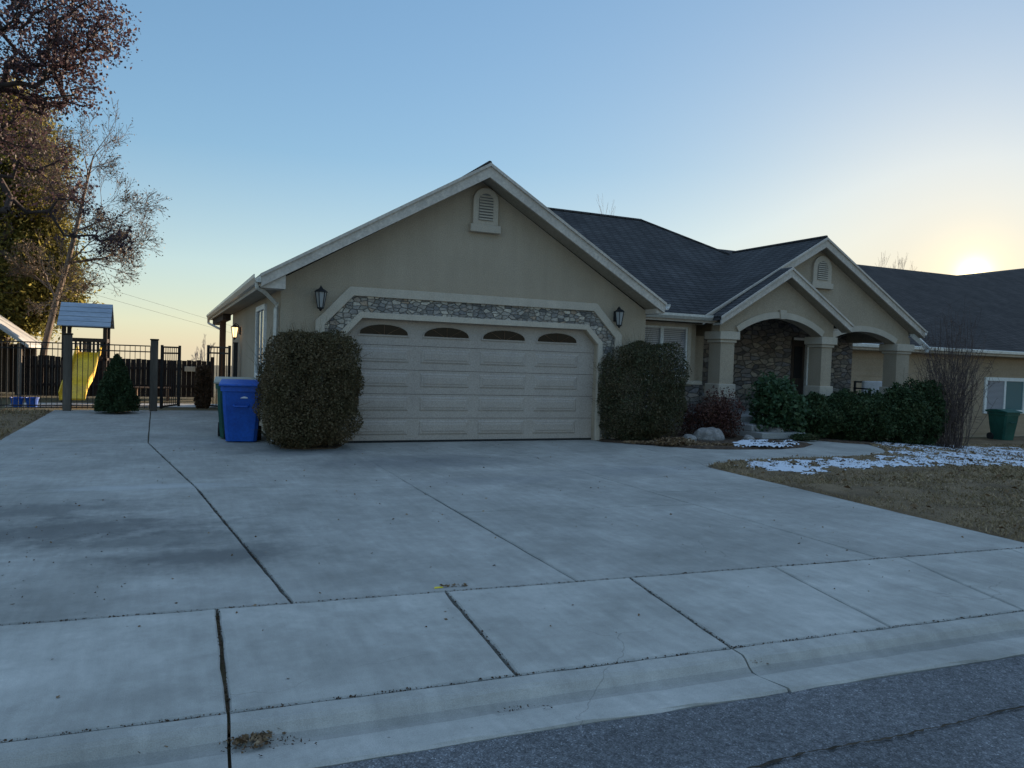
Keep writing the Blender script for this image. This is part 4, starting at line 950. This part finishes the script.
# small conifer before the left fence
q = on_y(116, 410, 6.6)
t = thing('small_conifer', 'small dark conifer between the playhouse and the grey gate post', 'tree', (q[0], 6.7, 0)); 
n = 26000; u = rng.random(n)**.6; a = rng.uniform(0, 2*pi, n); hh = 1.32; r = .60*(1-(1-u)*0)*((u))**.75; r = .44*np.minimum(1, (u*1.15))**.7*(1+.12*np.sin(a*5+u*9)+.08*np.sin(a*9-u*14)); rr = r*np.sqrt(rng.uniform(.25, 1, n))
P = np.c_[rr*np.cos(a), rr*np.sin(a), .06+hh*(1-u)]; V, Fc = leaves(P, .05, .4); arr_mesh('foliage', V, Fc, 'evergreen', t)
mb = MB(); mb.tube([(0,0,0), (0,0,hh)], [.04, .01], 6); mb.build('trunk', 'bark', t)
# brown columnar clipped plant at the gate
q = on_y(205, 411, 7.9)
shrub('dry_shrub', 'narrow brown rounded shrub inside the open gate by the bins', 'shrub', (-2.02, 8.0, 0), .20, .2, 1.12, 9000, .04, 'brown_hedge', 44, boxy=4, rough=.04, stems=12)

# ------------------------------------------------------------------ rocks
def rock(label, loc, r, seed):
    me = bpy.data.meshes.new('rock'); bm = bmesh.new(); bmesh.ops.create_icosphere(bm, subdivisions=4, radius=1)
    P = np.array([v_.co for v_ in bm.verts]); d = 1+.16*fnoise(P, seed, 1.8)+.06*fnoise(P, seed+1, 5)+.02*fnoise(P, seed+2, 14)
    for v_, k in zip(bm.verts, d): v_.co = Vector((v_.co.x*k*r[0], v_.co.y*k*r[1], v_.co.z*k*r[2]))
    bm.to_mesh(me); bm.free(); me.materials.append(MATS['rock'])
    o = bpy.data.objects.new('rock', me); col.objects.link(o); o.location = loc; return setp(o, label, 'rock', 'rocks in the planting bed')
q = on_land(712, 441); rock('large grey rock at the foot of the dark red shrub', (q[0], q[1]+.1, .08), (.36,.25,.22), 3)
q = on_land(776, 439); rock('rounded pale rock before the leafy shrub by the steps', (q[0], q[1]+.1, .08), (.22,.17,.17), 4)
q = on_land(693, 443); rock('small brown rock between the garage shrub and the large rock', (q[0], q[1]+.15, .05), (.15,.13,.11), 5)
q = on_land(752, 442); rock('small dark rock between the large rock and the pale rock', (q[0], q[1]+.12, .04), (.13,.11,.09), 6)

# ------------------------------------------------------------------ snow
def snow(poly_px, label, seed, thr, step=.024, amp=.045, zb=.0, edge=.35):
    pl = [on_land(*q) for q in poly_px]; A_ = np.array(pl)[:,:2]; x0, y0 = A_.min(0); x1, y1 = A_.max(0)
    xs = np.arange(x0, x1, step); ys = np.arange(y0, y1, step); X, Y = np.meshgrid(xs, ys); P = np.stack([X.ravel(), Y.ravel()], 1); P3 = np.c_[P, np.zeros(len(P))]
    # distance to outline for thinning out at the edge
    dmin = np.full(len(P), 9.0)
    for i in range(len(A_)):
        a, b_ = A_[i], A_[(i+1) % len(A_)]; ab = b_-a; tt = np.clip(((P-a)@ab)/(ab@ab), 0, 1); dmin = np.minimum(dmin, np.linalg.norm(P-(a+tt[:,None]*ab), axis=1))
    ins = inside(P, A_); h = .7*fnoise(P3, seed, 2.6)+.55*fnoise(P3, seed+1, 9)+.6*fnoise(P3, seed+2, 26)+.6*fnoise(P3, seed+3, 55)-thr-np.clip(1-dmin/edge, 0, 1)*.9
    h = np.where(ins, h, -1); ztv = np.array([zt(a) for a in P[:,0]])
    hz = np.clip(h, -.15, .6); V = np.c_[P, ztv+zb+.016+amp*hz]; idx = np.arange(len(P)).reshape(len(ys), len(xs)); Fq = np.stack([idx[:-1,:-1], idx[:-1,1:], idx[1:,1:], idx[1:,:-1]], -1).reshape(-1,4)
    Fq = Fq[(h[Fq] > -.12).all(1)]
    used, inv = np.unique(Fq, return_inverse=True)
    o = arr_mesh('snow', V[used], inv.reshape(Fq.shape), 'snow'); 
    for p in o.data.polygons: p.use_smooth = True
    return setp(o, label, kind='stuff')
snow([(728,466), (745,462), (793,459.5), (850,458), (882,455.5), (888,453), (884,449), (860,443.5), (905,444), (960,447), (1060,451), (1060,470), (960,468), (900,469), (850,472), (812,477), (775,476)], 'patchy thawing snow on the lawn along the garden path', 11, -.22)
snow([(727,446), (745,442), (790,442), (806,445), (800,449), (760,449.5), (735,449)], 'strip of snow on the bed edge before the rocks', 12, -.5, .03, .05, .02, .1)
snow([(850,440), (1000,446), (1030,450), (900,446)], 'thin traces of snow on the lawn before the evergreen bushes', 15, .2, .04, .04)

# ------------------------------------------------------------------ fallen leaves and debris
def litter(P, size, label, mat='dead_leaf', name='leaf_litter'):
    V, Fc = leaves(P, size, .7, .75); V[:,2] = np.maximum(V[:,2], np.repeat(P[:,2]-.004, 4)); o = arr_mesh(name, V, Fc, mat); return setp(o, label, kind='stuff')
n = 2600; P = np.c_[rng.uniform(4.6, 19, n), rng.uniform(-9, 0, n)]; P = P[inside(P, lawn_poly)]; litter(np.c_[P, [zt(a)+.045+.01*random.random() for a in P[:,0]]], .055, 'fallen brown leaves scattered over the front lawn')
def on_seg(a, b_, n, sp): u = rng.random(n); q = a[None,:]+(b_-a)[None,:]*u[:,None]; q[:,:2] += rng.normal(size=(n,2))*sp; return q
a = on_z(150, 746, -.05); b_ = on_z(250, 728, -.05); c_ = on_z(240, 738, -.05); d_ = on_z(0, 760, -.05)
P = np.concatenate([on_seg(a, b_, 700, .022), on_seg(c_, c_+np.array([.10,0,0]), 420, .04), on_seg(d_, a, 350, .02)]); P[:,2] = -.048+.012*rng.random(len(P)); litter(P, .02, 'brown leaf debris caught in the gutter at the kerb joint, bottom left')
a = on_z(735, 655, -.04); P = np.concatenate([on_seg(a, on_z(752, 660, -.05), 500, .04), on_seg(on_z(705, 645), a, 130, .02)]); P[:,2] = -.05+.03*rng.random(len(P)); litter(P, .02, 'small heap of brown debris in the gutter at the right kerb joint')
a = on_z(440, 587); b_ = on_z(468, 586); P = on_seg(a, b_, 45, .010); P[:,2] = .004+.012*rng.random(len(P)); litter(P, .02, 'tuft of dry weeds where the pavement meets the driveway')
P = on_seg(np.array([-6., SF(-6)-.21, 0]), np.array([9., SF(9)-.21, 0]), 5200, .035); P = P[(fnoise(P, 77, 2.2)+.5*fnoise(P, 78, 9)) > .15]; P[:,2] = -.052+.006*rng.random(len(P)); litter(P, .011, 'fine dirt and leaf crumbs lying in the low line of the gutter', 'mulch', 'gutter_dirt')
# leaves gathered along bed and lawn edges
P = on_seg(np.array([5.3,-.68,.0]), PB[-1]+np.array([1.2,.1,0]), 1200, .10); P[:,2] = .03+.02*rng.random(len(P)); litter(P, .045, 'fallen leaves along the edge of the planting bed')
n = 420; P = np.c_[rng.uniform(-5.2, 4.5, n), rng.uniform(-9.6, 0, n), np.full(n, .004)]; litter(P, .018, 'tiny crumbs of leaf scattered over the driveway', name='leaf_crumbs')
n = 80; P = np.stack([on_z(rng.uniform(0, 130), rng.uniform(500, 600)) for _ in range(n)]); P[:,2] = .004; litter(P, .012, 'dark crumbs over the oil stain on the left driveway strip', 'mulch', 'dirt_crumbs')
# dirt and moss lines in the wide joints
P = []
for (a, b_, k, sp) in ((J[0], J[1], 420, .005), (J[1], J[2], 200, .005), ((-2.54, SB(-2.54)), (-2.57, SF(-2.57)), 300, .005), ((-1.11, SB(-1.11)), (-1.22, SF(-1.22)), 160, .005), ((.28, SB(.28)), (.07, SF(.07)), 160, .005), ((-5.2, SB(-5.2)), (4.5, SB(4.5)), 1100, .004), ((-4.6, SF(-4.6)), (6, SF(6)), 1200, .005)):
    q = on_seg(np.array([*a, -.006]), np.array([*b_, -.006]), k, sp); P.append(q)
P = np.concatenate(P); P[:,2] = -.006+.008*rng.random(len(P)); litter(P, .010, 'dark dirt and moss packed in the joints between slabs', 'mulch', 'joint_dirt')
mb = MB(); q = on_z(438, 588); mb.prism([(q[0]-.03, q[1]-.012), (q[0]+.035, q[1]-.01), (q[0]+.03, q[1]+.012), (q[0]-.02, q[1]+.014)], .001, .006, 'z'); setp(mb.build('yellow_leaf', 'sticker_yellow', bevel=.001), 'single bright yellow leaf at the corner of the pavement slab', 'leaf')

# ------------------------------------------------------------------ left side: fence, gate, playhouse, shed
FY = 7.4
def fence_panel(t, x0, x1, zt_, y=FY):
    for z in (.12, zt_-.16, zt_-.02): mb = MB(); mb.box((x0, y-.014, z-.014), (x1, y+.014, z+.014)); mb.build('rail', 'black_metal', t)
    mb = MB(); n = int((x1-x0)/.11)
    for i in range(n+1): x = x0+(x1-x0)*i/n; mb.box((x-.007, y-.007, .05), (x+.007, y+.007, zt_-.034))
    mb.build('picket_panel', 'black_metal', t)
fx = [-12.0, -9.8, -7.4, -5.0, -3.16]
tf = thing('metal_fence', 'black metal picket fence with grey square posts left of the driveway end', 'fence', (0,0,0))
for i in range(4): fence_panel(tf, fx[i]+.09, fx[i+1]-.09, 1.60 if i < 3 else 1.60)
for x in (-12.0, -9.8, -7.4):
    mb = MB(); mb.box((x-.03, FY-.03, 0), (x+.03, FY+.03, 1.66)); mb.build('post', 'black_metal', tf)
for x in (-5.0, -3.16):
    mb = MB(); mb.box((x-.085, FY-.085, 0), (x+.085, FY+.085, 1.72 if x > -4 else 1.78)); p_ = mb.build('post', 'grey_wood', tf, bevel=.008)
    mb = MB(); mb.box((x-.10, FY-.10, 1.721 if x > -4 else 1.781), (x+.10, FY+.10, 1.76 if x > -4 else 1.82)); mb.build('cap', 'dark_wood', p_, bevel=.01)
def gate(label, hinge, ang, L_, zt_):
    t = thing('metal_gate', label, 'gate', (hinge[0], hinge[1], 0), ang, 'leaves of the driveway gate')
    mb = MB(); mb.box((0,-.025,.05), (.05,.025,zt_)); mb.box((L_-.05,-.025,.05), (L_,.025,zt_))
    for z in (.1, zt_-.2, zt_-.05): mb.box((.05,-.02,z-.02), (L_-.05,.02,z+.02))
    mb.build('gate_frame', 'black_metal', t)
    mb = MB(); n = int(L_/.11)
    for i in range(1, n): mb.box((L_*i/n-.007,-.007,.1), (L_*i/n+.007,.007,zt_-.07))
    mb.build('picket_panel', 'black_metal', t)
gate('left leaf of the black metal gate, swung open beside the grey post', (-3.0, FY), 1.15, 1.05, 1.62)
gate('right leaf of the black metal gate, standing open near the bins', (-1.42, FY), 2.2, .85, 1.66)
mb = MB(); mb.box((-1.34,FY-.04,0), (-1.24,FY+.04,1.72)); mb.box((-1.35,FY-.05,1.721), (-1.23,FY+.05,1.75)); setp(mb.build('gate_post', 'black_metal'), 'black metal gate post against the left side wall of the house', 'post')

# playhouse with slide
PX0, PX1 = -5.42, -4.44; PY = 10.5
tp = thing('playhouse', 'wooden play tower with blue grey plank roof and yellow slide', 'playhouse', (-4.95, 10.9, 0))
mk = lambda mb, nm, mt, **kw: mb.build(nm, mt, tp, off=tuple(tp.location), **kw)
for (x, y) in ((PX0, PY), (PX1, PY), (PX0, PY+1.2), (PX1, PY+1.2)):
    mb = MB(); mb.box((x-.05, y-.05, 0), (x+.05, y+.05, 2.15)); mk(mb, 'post', 'dark_wood')
mb = MB()
for i in range(5):
    a0 = i/5; a1 = (i+1)/5-.01
    for sg in (0, 1):
        yc = PY+.6; hw = .85; z0, z1 = 2.06, 2.72
        y_a = yc+(hw*(1-a0))*(-1 if sg == 0 else 1); y_b = yc+(hw*(1-a1))*(-1 if sg == 0 else 1)
        mb.slab([(PX0-.14, y_a, z0+(z1-z0)*a0+.012), (PX1+.14, y_a, z0+(z1-z0)*a0+.012), (PX1+.14, y_b, z0+(z1-z0)*a1), (PX0-.14, y_b, z0+(z1-z0)*a1)], .025)
mk(mb, 'roof', 'blue_wood')
mb = MB(); mb.box((PX0-.05, PY-.05, 1.14), (PX1+.05, PY+1.25, 1.2)); mk(mb, 'deck', 'dark_wood')
mb = MB(); mb.box((PX0, PY-.06, 1.64), (PX1, PY-.02, 1.74)); mb.box((PX0, PY+1.2, 1.64), (PX1, PY+1.24, 1.74)); mb.box((PX0-.03, PY, 1.64), (PX0+.01, PY+1.2, 1.74)); mb.box((PX1-.01, PY, 1.64), (PX1+.03, PY+1.2, 1.74)); mb.box((PX0, PY-.05, 2.04), (PX1, PY+.0, 2.14))
mk(mb, 'guard_rail', 'dark_wood')
for i in range(7): mb = MB(); x = PX0+.47+.5*i/6; mb.box((x-.022, PY-.05, 1.2), (x+.022, PY-.03, 1.64)); mk(mb, 'baluster', 'dark_wood')
for i in range(9): mb = MB(); x = PX0+.05+.9*i/8; mb.box((x-.03, PY+1.21, 1.2), (x+.03, PY+1.23, 1.64)); mk(mb, 'baluster', 'dark_wood')
# wavy slide
mb = MB(); V = []; n = 16; xc0, xc1 = -4.80, -5.0
for i in range(n+1):
    u = i/n; x = xc0+(xc1-xc0)*u; y = PY-.05-2.0*u; z = 1.34-1.14*u+.07*sin(u*2*pi*1.5); z = max(z, .15)
    hw = .27
    for (dx, dz) in ((-hw-.03, .17), (-hw, .19), (-hw+.02, .02), (hw-.02, .02), (hw, .19), (hw+.03, .17), (hw+.01, -.02), (-hw-.01, -.02)): V.append((x+dx, y, z+dz))
k = 8; mb.add(V, [(i*k+j, i*k+(j+1) % k, (i+1)*k+(j+1) % k, (i+1)*k+j) for i in range(n) for j in range(k)]+[list(range(k)), [n*k+j for j in range(k)]])
mk(mb, 'slide', 'yellow_plastic')

# lean-to shed with a pale roof at the far left
ts = thing('garden_shed', 'open sided shed with a pale sloping roof behind the fence at far left', 'shed', (-8.4, 13, 0))
mks = lambda mb, nm, mt, **kw: mb.build(nm, mt, ts, off=tuple(ts.location), **kw)
e = on_y(29, 345, 12); zl = e[2]; xl = e[0]; e0 = on_y(0, 325, 12)
sl_ = (e0[2]-e[2])/(xl-e0[0])
mb = MB(); sl_ = min(sl_, .75); pk = 1.45; mb.slab([(xl, 12, zl), (xl, 15, zl), (xl-pk, 15, zl+pk*sl_), (xl-pk, 12, zl+pk*sl_)], .10); mb.slab([(xl-pk, 12, zl+pk*sl_), (xl-pk, 15, zl+pk*sl_), (xl-2*pk, 15, zl), (xl-2*pk, 12, zl)], .10); mks(mb, 'roof', 'white_roofing')
for x in (xl-.25, xl-.95, xl-2.65):
    for y in (12.2, 14.8): mb = MB(); mb.box((x-.05, y-.05, 0), (x+.05, y+.05, zl+.05)); mks(mb, 'post', 'grey_wood')
mb = MB(); mb.box((xl-2.7, 14.9, 0), (xl-.2, 14.95, zl)); mks(mb, 'wall', 'dark_wood')
for (px, lab) in ((17, 'blue plastic tub below the shed, the left one of two'), (32, 'blue plastic tub near the slide, the right one of two')):
    q = on_y(px, 407, 8.6); t = thing('plastic_tub', lab, 'tub', (q[0], 8.6, 0), 0, 'blue tubs on the grass')
    mb = MB(); mb.lathe((0,0,0), [(.11,0),(.14,.20),(.155,.21),(.155,.23),(.13,.23),(.10,.03)], 14); mb.build('body', 'blue_plastic', t)
    mb = MB(); mb.tube([(-.15,0,.21), (-.10,.0,.29), (.10,0,.29), (.15,0,.21)], .008, 5); mb.build('handle', 'black_metal', t)

# board fence at the back of the plot
tb = thing('board_fence', 'dark board fence across the back of the garden beyond the gate', 'fence', (-4, 13.2, 0))
BYY = 13.2; a_ = on_y(115, 358, BYY); b_ = on_y(232, 362, BYY); zt0 = a_[2]
mb = MB(); x = -6.95
while x < -1.6:
    z = (a_[2]+(b_[2]-a_[2])*(x-a_[0])/(b_[0]-a_[0]) if x > a_[0] else a_[2]); z = max(.9, min(1.6, z))+rng.normal()*.015; mb.box((x, BYY, 0), (x+.14, BYY+.02, z)); x += .145
mb.build('board_panel', 'black_wood', tb, off=tuple(tb.location))
mb = MB(); x = -18.0
while x < -6.95: mb.box((x, 15.4, 0), (x+.14, 15.42, 1.5+rng.normal()*.012)); x += .145
mb.build('board_panel', 'black_wood', tb, off=tuple(tb.location))
for z in (.3, .85): mb = MB(); mb.box((-6.95, BYY-.04, z), (-1.5, BYY-.001, z+.08)); mb.build('rail', 'black_wood', tb, off=tuple(tb.location))
for i in range(4): mb = MB(); x = -6.8+i*1.75; mb.box((x-.05, BYY-.09, 0), (x+.05, BYY-.041, 1.3)); mb.build('post', 'dark_wood', tb, off=tuple(tb.location))
q = on_y(190, 369, BYY-.05); mb = MB(); mb.box((q[0]-.16, BYY-.08, q[2]-.08), (q[0]+.16, BYY-.045, q[2]+.08)); setp(mb.build('plate', 'beige_plastic', bevel=.006), 'small pale plate fixed to the dark board fence beyond the gate', 'plate')
# low bench inside the gate
q = on_y(148, 402, 11.4)
tbn = thing('garden_bench', 'low wooden bench beyond the grey gate post', 'bench', (q[0]+.1, 11.4, 0))
mb = MB()
for i in range(3): mb.box((-.5, -.18+.13*i, .36), (.5, -.07+.13*i, .39))
mb.build('seat', 'brown_wood', tbn)
for x in (-.42, .42): mb = MB(); mb.box((x-.04, -.16, 0), (x+.04, .16, .36)); mb.build('leg', 'brown_wood', tbn)

# porch bench
q = on_y(868, 385, 2.9)
tb2 = thing('porch_bench', 'dark metal bench with pale cushions under the right porch arch', 'bench', (q[0]+.05, 2.6, PF))
mb = MB(); 
for x in (-.62, .62):
    mb.box((x-.025, -.28, 0), (x+.025, -.23, .62)); mb.box((x-.025, .23, 0), (x+.025, .28, .85)); mb.box((x-.03, -.28, .62), (x+.03, .28, .66))
mb.box((-.62, -.28, .36), (.62, .28, .40)); mb.box((-.62, .23, .80), (.62, .28, .85)); mb.build('bench_frame', 'black_metal', tb2)
mb = MB(); mb.box((-.58, -.27, .401), (.58, .22, .50)); mb.build('seat', 'cushion', tb2, bevel=.02)
mb = MB(); mb.box((-.42, .12, .501), (.42, .225, .86)); mb.build('backrest', 'cushion', tb2, bevel=.03)

# ------------------------------------------------------------------ trees
def ell(n, c, r, shell=0.0):
    u = rng.normal(size=(n,3)); u /= np.linalg.norm(u, axis=1)[:,None]; k = (shell+(1-shell)*rng.random(n))**(1/3); return np.array(c)+u*k[:,None]*np.array(r)
def at(px, py, Y): return on_y(px, py, Y)
def tree(name, label, base_, trunk, targets, tip, power, base_r, bark, leaf=None, per=0, spread=.3, lsize=.08, step=.45, wob=.14, lift=.2, group=None, k=5, aspect=.6):
    t = thing(name, label, 'tree', base_, 0, group); B = np.array(base_)
    V, Fc, nd, tips = grow([np.array(p)-B for p in trunk], np.array(targets)-B, step, wob, tip, power, base_r, k, lift)
    arr_mesh('trunk', V, Fc, bark, t)
    if leaf:
        c = nd[tips]; P = np.repeat(c, per, 0)+rng.normal(size=(len(c)*per,3))*spread*np.array([1,1,.8]); V, Fc = leaves(P, lsize, aspect); arr_mesh('crown', V, Fc, leaf, t)
    return t
def rec_tree(name, label, base_, trunk, r0, depth, L0, mat, group=None, ang=(22, 48), up=.06, nch=3, ratio=.66, seed=1, env=None, start=.35, tip=.004, wob=.10, kk=4, leaf=None, per=0):
    r_ = np.random.default_rng(seed); B = np.array(base_); seg = []; ends = []
    def perp(d):
        e = np.cross(d, r_.normal(size=3)); return e/np.linalg.norm(e)
    def rec(p, d, L, r, dep):
        n = 5 if dep > 1 else 4; st = L/n; q = p.copy(); rr = r
        for i in range(n):
            d = d+perp(d)*wob*abs(r_.normal())+np.array([0,0,up]); d /= np.linalg.norm(d); q2 = q+d*st; r2 = max(tip, r*(1-.55*(i+1)/n))
            seg.append((q, q2, rr, r2)); q = q2; rr = r2
            if dep > 0 and i >= 1 and r_.random() < nch/(n-1):
                a = radians(r_.uniform(*ang)); dd = d*cos(a)+perp(d)*sin(a); rec(q, dd, L*ratio*r_.uniform(.7, 1.15), max(tip, rr*.68), dep-1)
        if dep > 0: rec(q, d, L*ratio, rr, dep-1)
        else: ends.append(q)
    T_ = [np.array(t)-B for t in trunk]; m = len(T_)
    for i in range(m-1):
        ra = r0*(1-.5*i/(m-1)); rb = r0*(1-.5*(i+1)/(m-1)); seg.append((T_[i], T_[i+1], ra, rb))
        if i/(m-1) >= start:
            for _ in range(2):
                d = T_[i+1]-T_[i]; d /= np.linalg.norm(d); a = radians(r_.uniform(ang[0]+10, ang[1]+22)); rec(T_[i+1], d*cos(a)+perp(d)*sin(a), L0*r_.uniform(.75, 1.05), rb*.55, depth)
    d = T_[-1]-T_[-2]; d /= np.linalg.norm(d); rec(T_[-1], d, L0*1.1, r0*.5, depth)
    A = np.array([s_[0] for s_ in seg]); Bq = np.array([s_[1] for s_ in seg]); RA = np.array([s_[2] for s_ in seg]); RB = np.array([s_[3] for s_ in seg])
    d = Bq-A; d /= np.linalg.norm(d, axis=1)[:,None]; ref = np.where(np.abs(d[:,2:3]) < .9, np.array([[0,0,1.]]), np.array([[1.,0,0]])); e = np.cross(d, ref); e /= np.linalg.norm(e, axis=1)[:,None]; g = np.cross(d, e)
    th = 2*pi*np.arange(kk)/kk; ring = e[:,None,:]*np.cos(th)[None,:,None]+g[:,None,:]*np.sin(th)[None,:,None]
    V = np.concatenate([A[:,None,:]+ring*RA[:,None,None], (Bq+d*RB[:,None]*.4)[:,None,:]+ring*RB[:,None,None]], 1).reshape(-1,3)
    fb = np.array([[j, (j+1) % kk, kk+(j+1) % kk, kk+j] for j in range(kk)]); Fc = (np.arange(len(A))[:,None,None]*2*kk+fb[None]).reshape(-1,4)
    t = thing(name, label, 'tree', base_, 0, group); arr_mesh('trunk', V, Fc, mat, t)
    if leaf:
        P = np.repeat(np.array(ends), per, 0)+rng.normal(size=(len(ends)*per,3))*.1; V, Fc = leaves(P, .05, .6); arr_mesh('crown', V, Fc, leaf, t)
    print(name, len(seg), 'segments'); return t
# purple leaved tree, crown reaching in from the left
Y0 = 3.6
def in_px(P):   # image position of world points
    d = P-CAM; z = d@_fw; return 512+F*(d@_r)/z, 384-F*(d@_u)/z
c0 = at(10, 40, Y0)
T = np.concatenate([ell(330, at(-40, 20, Y0), (2.6, 2.0, 1.6)), ell(150, at(72, 22, Y0), (1.05, .9, .8)), ell(85, at(50, 80, Y0), (.8, .8, .6)), ell(60, at(5, 115, Y0), (.8, .8, .8))])
droop = [at(*q, Y0) for q in [(60,150),(75,170),(70,185),(60,200),(95,205),(90,215),(105,225),(112,232),(120,240),(125,250),(100,240),(80,195),(40,175),(50,190),(30,160),(112,245),(70,160),(85,180),(35,140),(15,180),(10,200),(30,210),(20,150),(50,215),(65,235)]]
T = np.concatenate([T, np.repeat(np.array(droop), 2, 0)+rng.normal(size=(2*len(droop),3))*.10])
base_ = (c0[0]-2.9, Y0+.2, 0)
tk = [(base_[0], base_[1], 0), (base_[0]+.05, base_[1], 1.2), (base_[0]+.2, base_[1], 2.4), (base_[0]+.5, base_[1]-.1, 3.6), (base_[0]+.8, base_[1], 4.8), (base_[0]+1.2, base_[1], 6)]
tree('purple_leaf_tree', 'purple leaved tree whose crown reaches in at the top left', base_, tk, T, .0045, .38, .12, 'dark_bark', 'purple_leaf', 34, .13, .050, .35, .10, .08, aspect=.75)
# olive green tree behind it
Y1 = 17.0
T = np.concatenate([ell(330, at(-5, 215, Y1), (2.2, 2.0, 2.6)), ell(200, at(22, 275, Y1), (1.55, 1.6, 1.7)), ell(140, at(-20, 150, Y1), (2.0, 1.8, 1.8)), ell(70, at(40, 240, Y1), (.75, .8, 1.0)), ell(60, at(10, 320, Y1), (1.3, 1.3, .5))])
T = np.concatenate([T, ell(260, at(14, 170, Y1), (1.7, 1.5, 1.9)), ell(160, at(48, 285, Y1), (.95, .9, 1.1)), ell(160, at(30, 300, Y1), (1.3, 1.3, 1.0)), ell(120, at(-10, 110, Y1), (1.6, 1.5, 1.2))])
b1 = at(0, 400, Y1); base_ = (b1[0], Y1, 0)
tree('olive_tree', 'bushy olive green tree lit by low sun behind the shed', base_, [(base_[0], Y1, i*.9) for i in range(7)], T, .012, .5, .28, 'bark', 'olive_leaf', 80, .28, .12, .5, aspect=.4)
# bare tree with leaning trunk behind the playhouse
Y2 = 14.5
pts = [at(38, 405, Y2), at(44, 350, Y2), at(56, 300, Y2), at(68, 262, Y2), at(76, 230, Y2), at(82, 205, Y2)]; pts[0][2] = 0
rec_tree('bare_tree', 'leafless tree with a leaning trunk behind the playhouse', tuple(pts[0]), pts, .11, 5, 1.12, 'mid_bark', seed=11, nch=2.9, ratio=.70, start=.15, tip=.0045, up=.02, wob=.16, ang=(25, 55), leaf='dead_leaf', per=1)
# distant bare trees
def far_tree(px, ytop, ybase, Y, wpx, n, label, mat='pale_bark', tip=.02, ht=None):
    top = at(px, ytop, Y); bs = np.array([top[0], Y, zt(top[0], Y)-.1]); h = top[2]-bs[2]; D = np.linalg.norm(top-CAM); hw = wpx/2*D/F
    rec_tree('bare_tree', label, tuple(bs), [bs+np.array([0,0,h*k/6*.62]) for k in range(7)], h*.012, 3, h*.125, 'far_bark', group='leafless trees far behind the houses', ang=(12, 32), up=.10, nch=2.4, ratio=.70, seed=int(px), start=.5, tip=tip*.55, wob=.06, kk=3)
far_tree(608, 185, 0, 42, 52, 130, 'faint leafless tree rising just behind the main roof ridge', tip=.014)
far_tree(883, 246, 0, 55, 36, 110, 'faint leafless tree over the brown roof, left one of two', tip=.018)
far_tree(903, 247, 0, 55, 34, 110, 'faint leafless tree over the brown roof, right one of two', tip=.018)
far_tree(205, 332, 0, 60, 46, 110, 'small leafless tree far away above the gate opening', tip=.018)
far_tree(196, 345, 0, 95, 30, 80, 'tiny leafless tree on the horizon left of the patio post', tip=.02)

# ------------------------------------------------------------------ power lines
pa = on_y(95, 285, 42); pb = on_y(245, 330, 60)
def pole(loc, label, h):
    t = thing('utility_pole', label, 'pole', loc, 0, 'poles of the power line')
    mb = MB(); mb.tube([(0,0,0), (0,0,h)], [.14, .09], 8); mb.build('post', 'brown_wood', t); mb = MB(); mb.box((-.9,-.05,h-.5), (.9,.05,h-.4)); mb.build('crossarm', 'brown_wood', t)
d = pb-pa; A0 = pa-d*.9; A1 = pb+d*3.0
for dz, lab in ((0, 'upper power cable crossing the sky left of the house'), (-.38, 'lower power cable crossing the sky left of the house')):
    n = 40; pts = [A0+(A1-A0)*i/n+np.array([0,0,dz*1.6-2.2*4*(i/n)*(1-i/n)*.0]) for i in range(n+1)]
    mb = MB(); mb.tube(pts, .008, 4); setp(mb.build('power_cable', 'wire'), lab, 'cable', 'power cables')
pole((A0[0], A0[1], 0), 'wooden utility pole hidden behind the olive green tree', A0[2]+.55)
pole((A1[0], A1[1], 0), 'wooden utility pole behind the house, carrying the cables', A1[2]+.55)
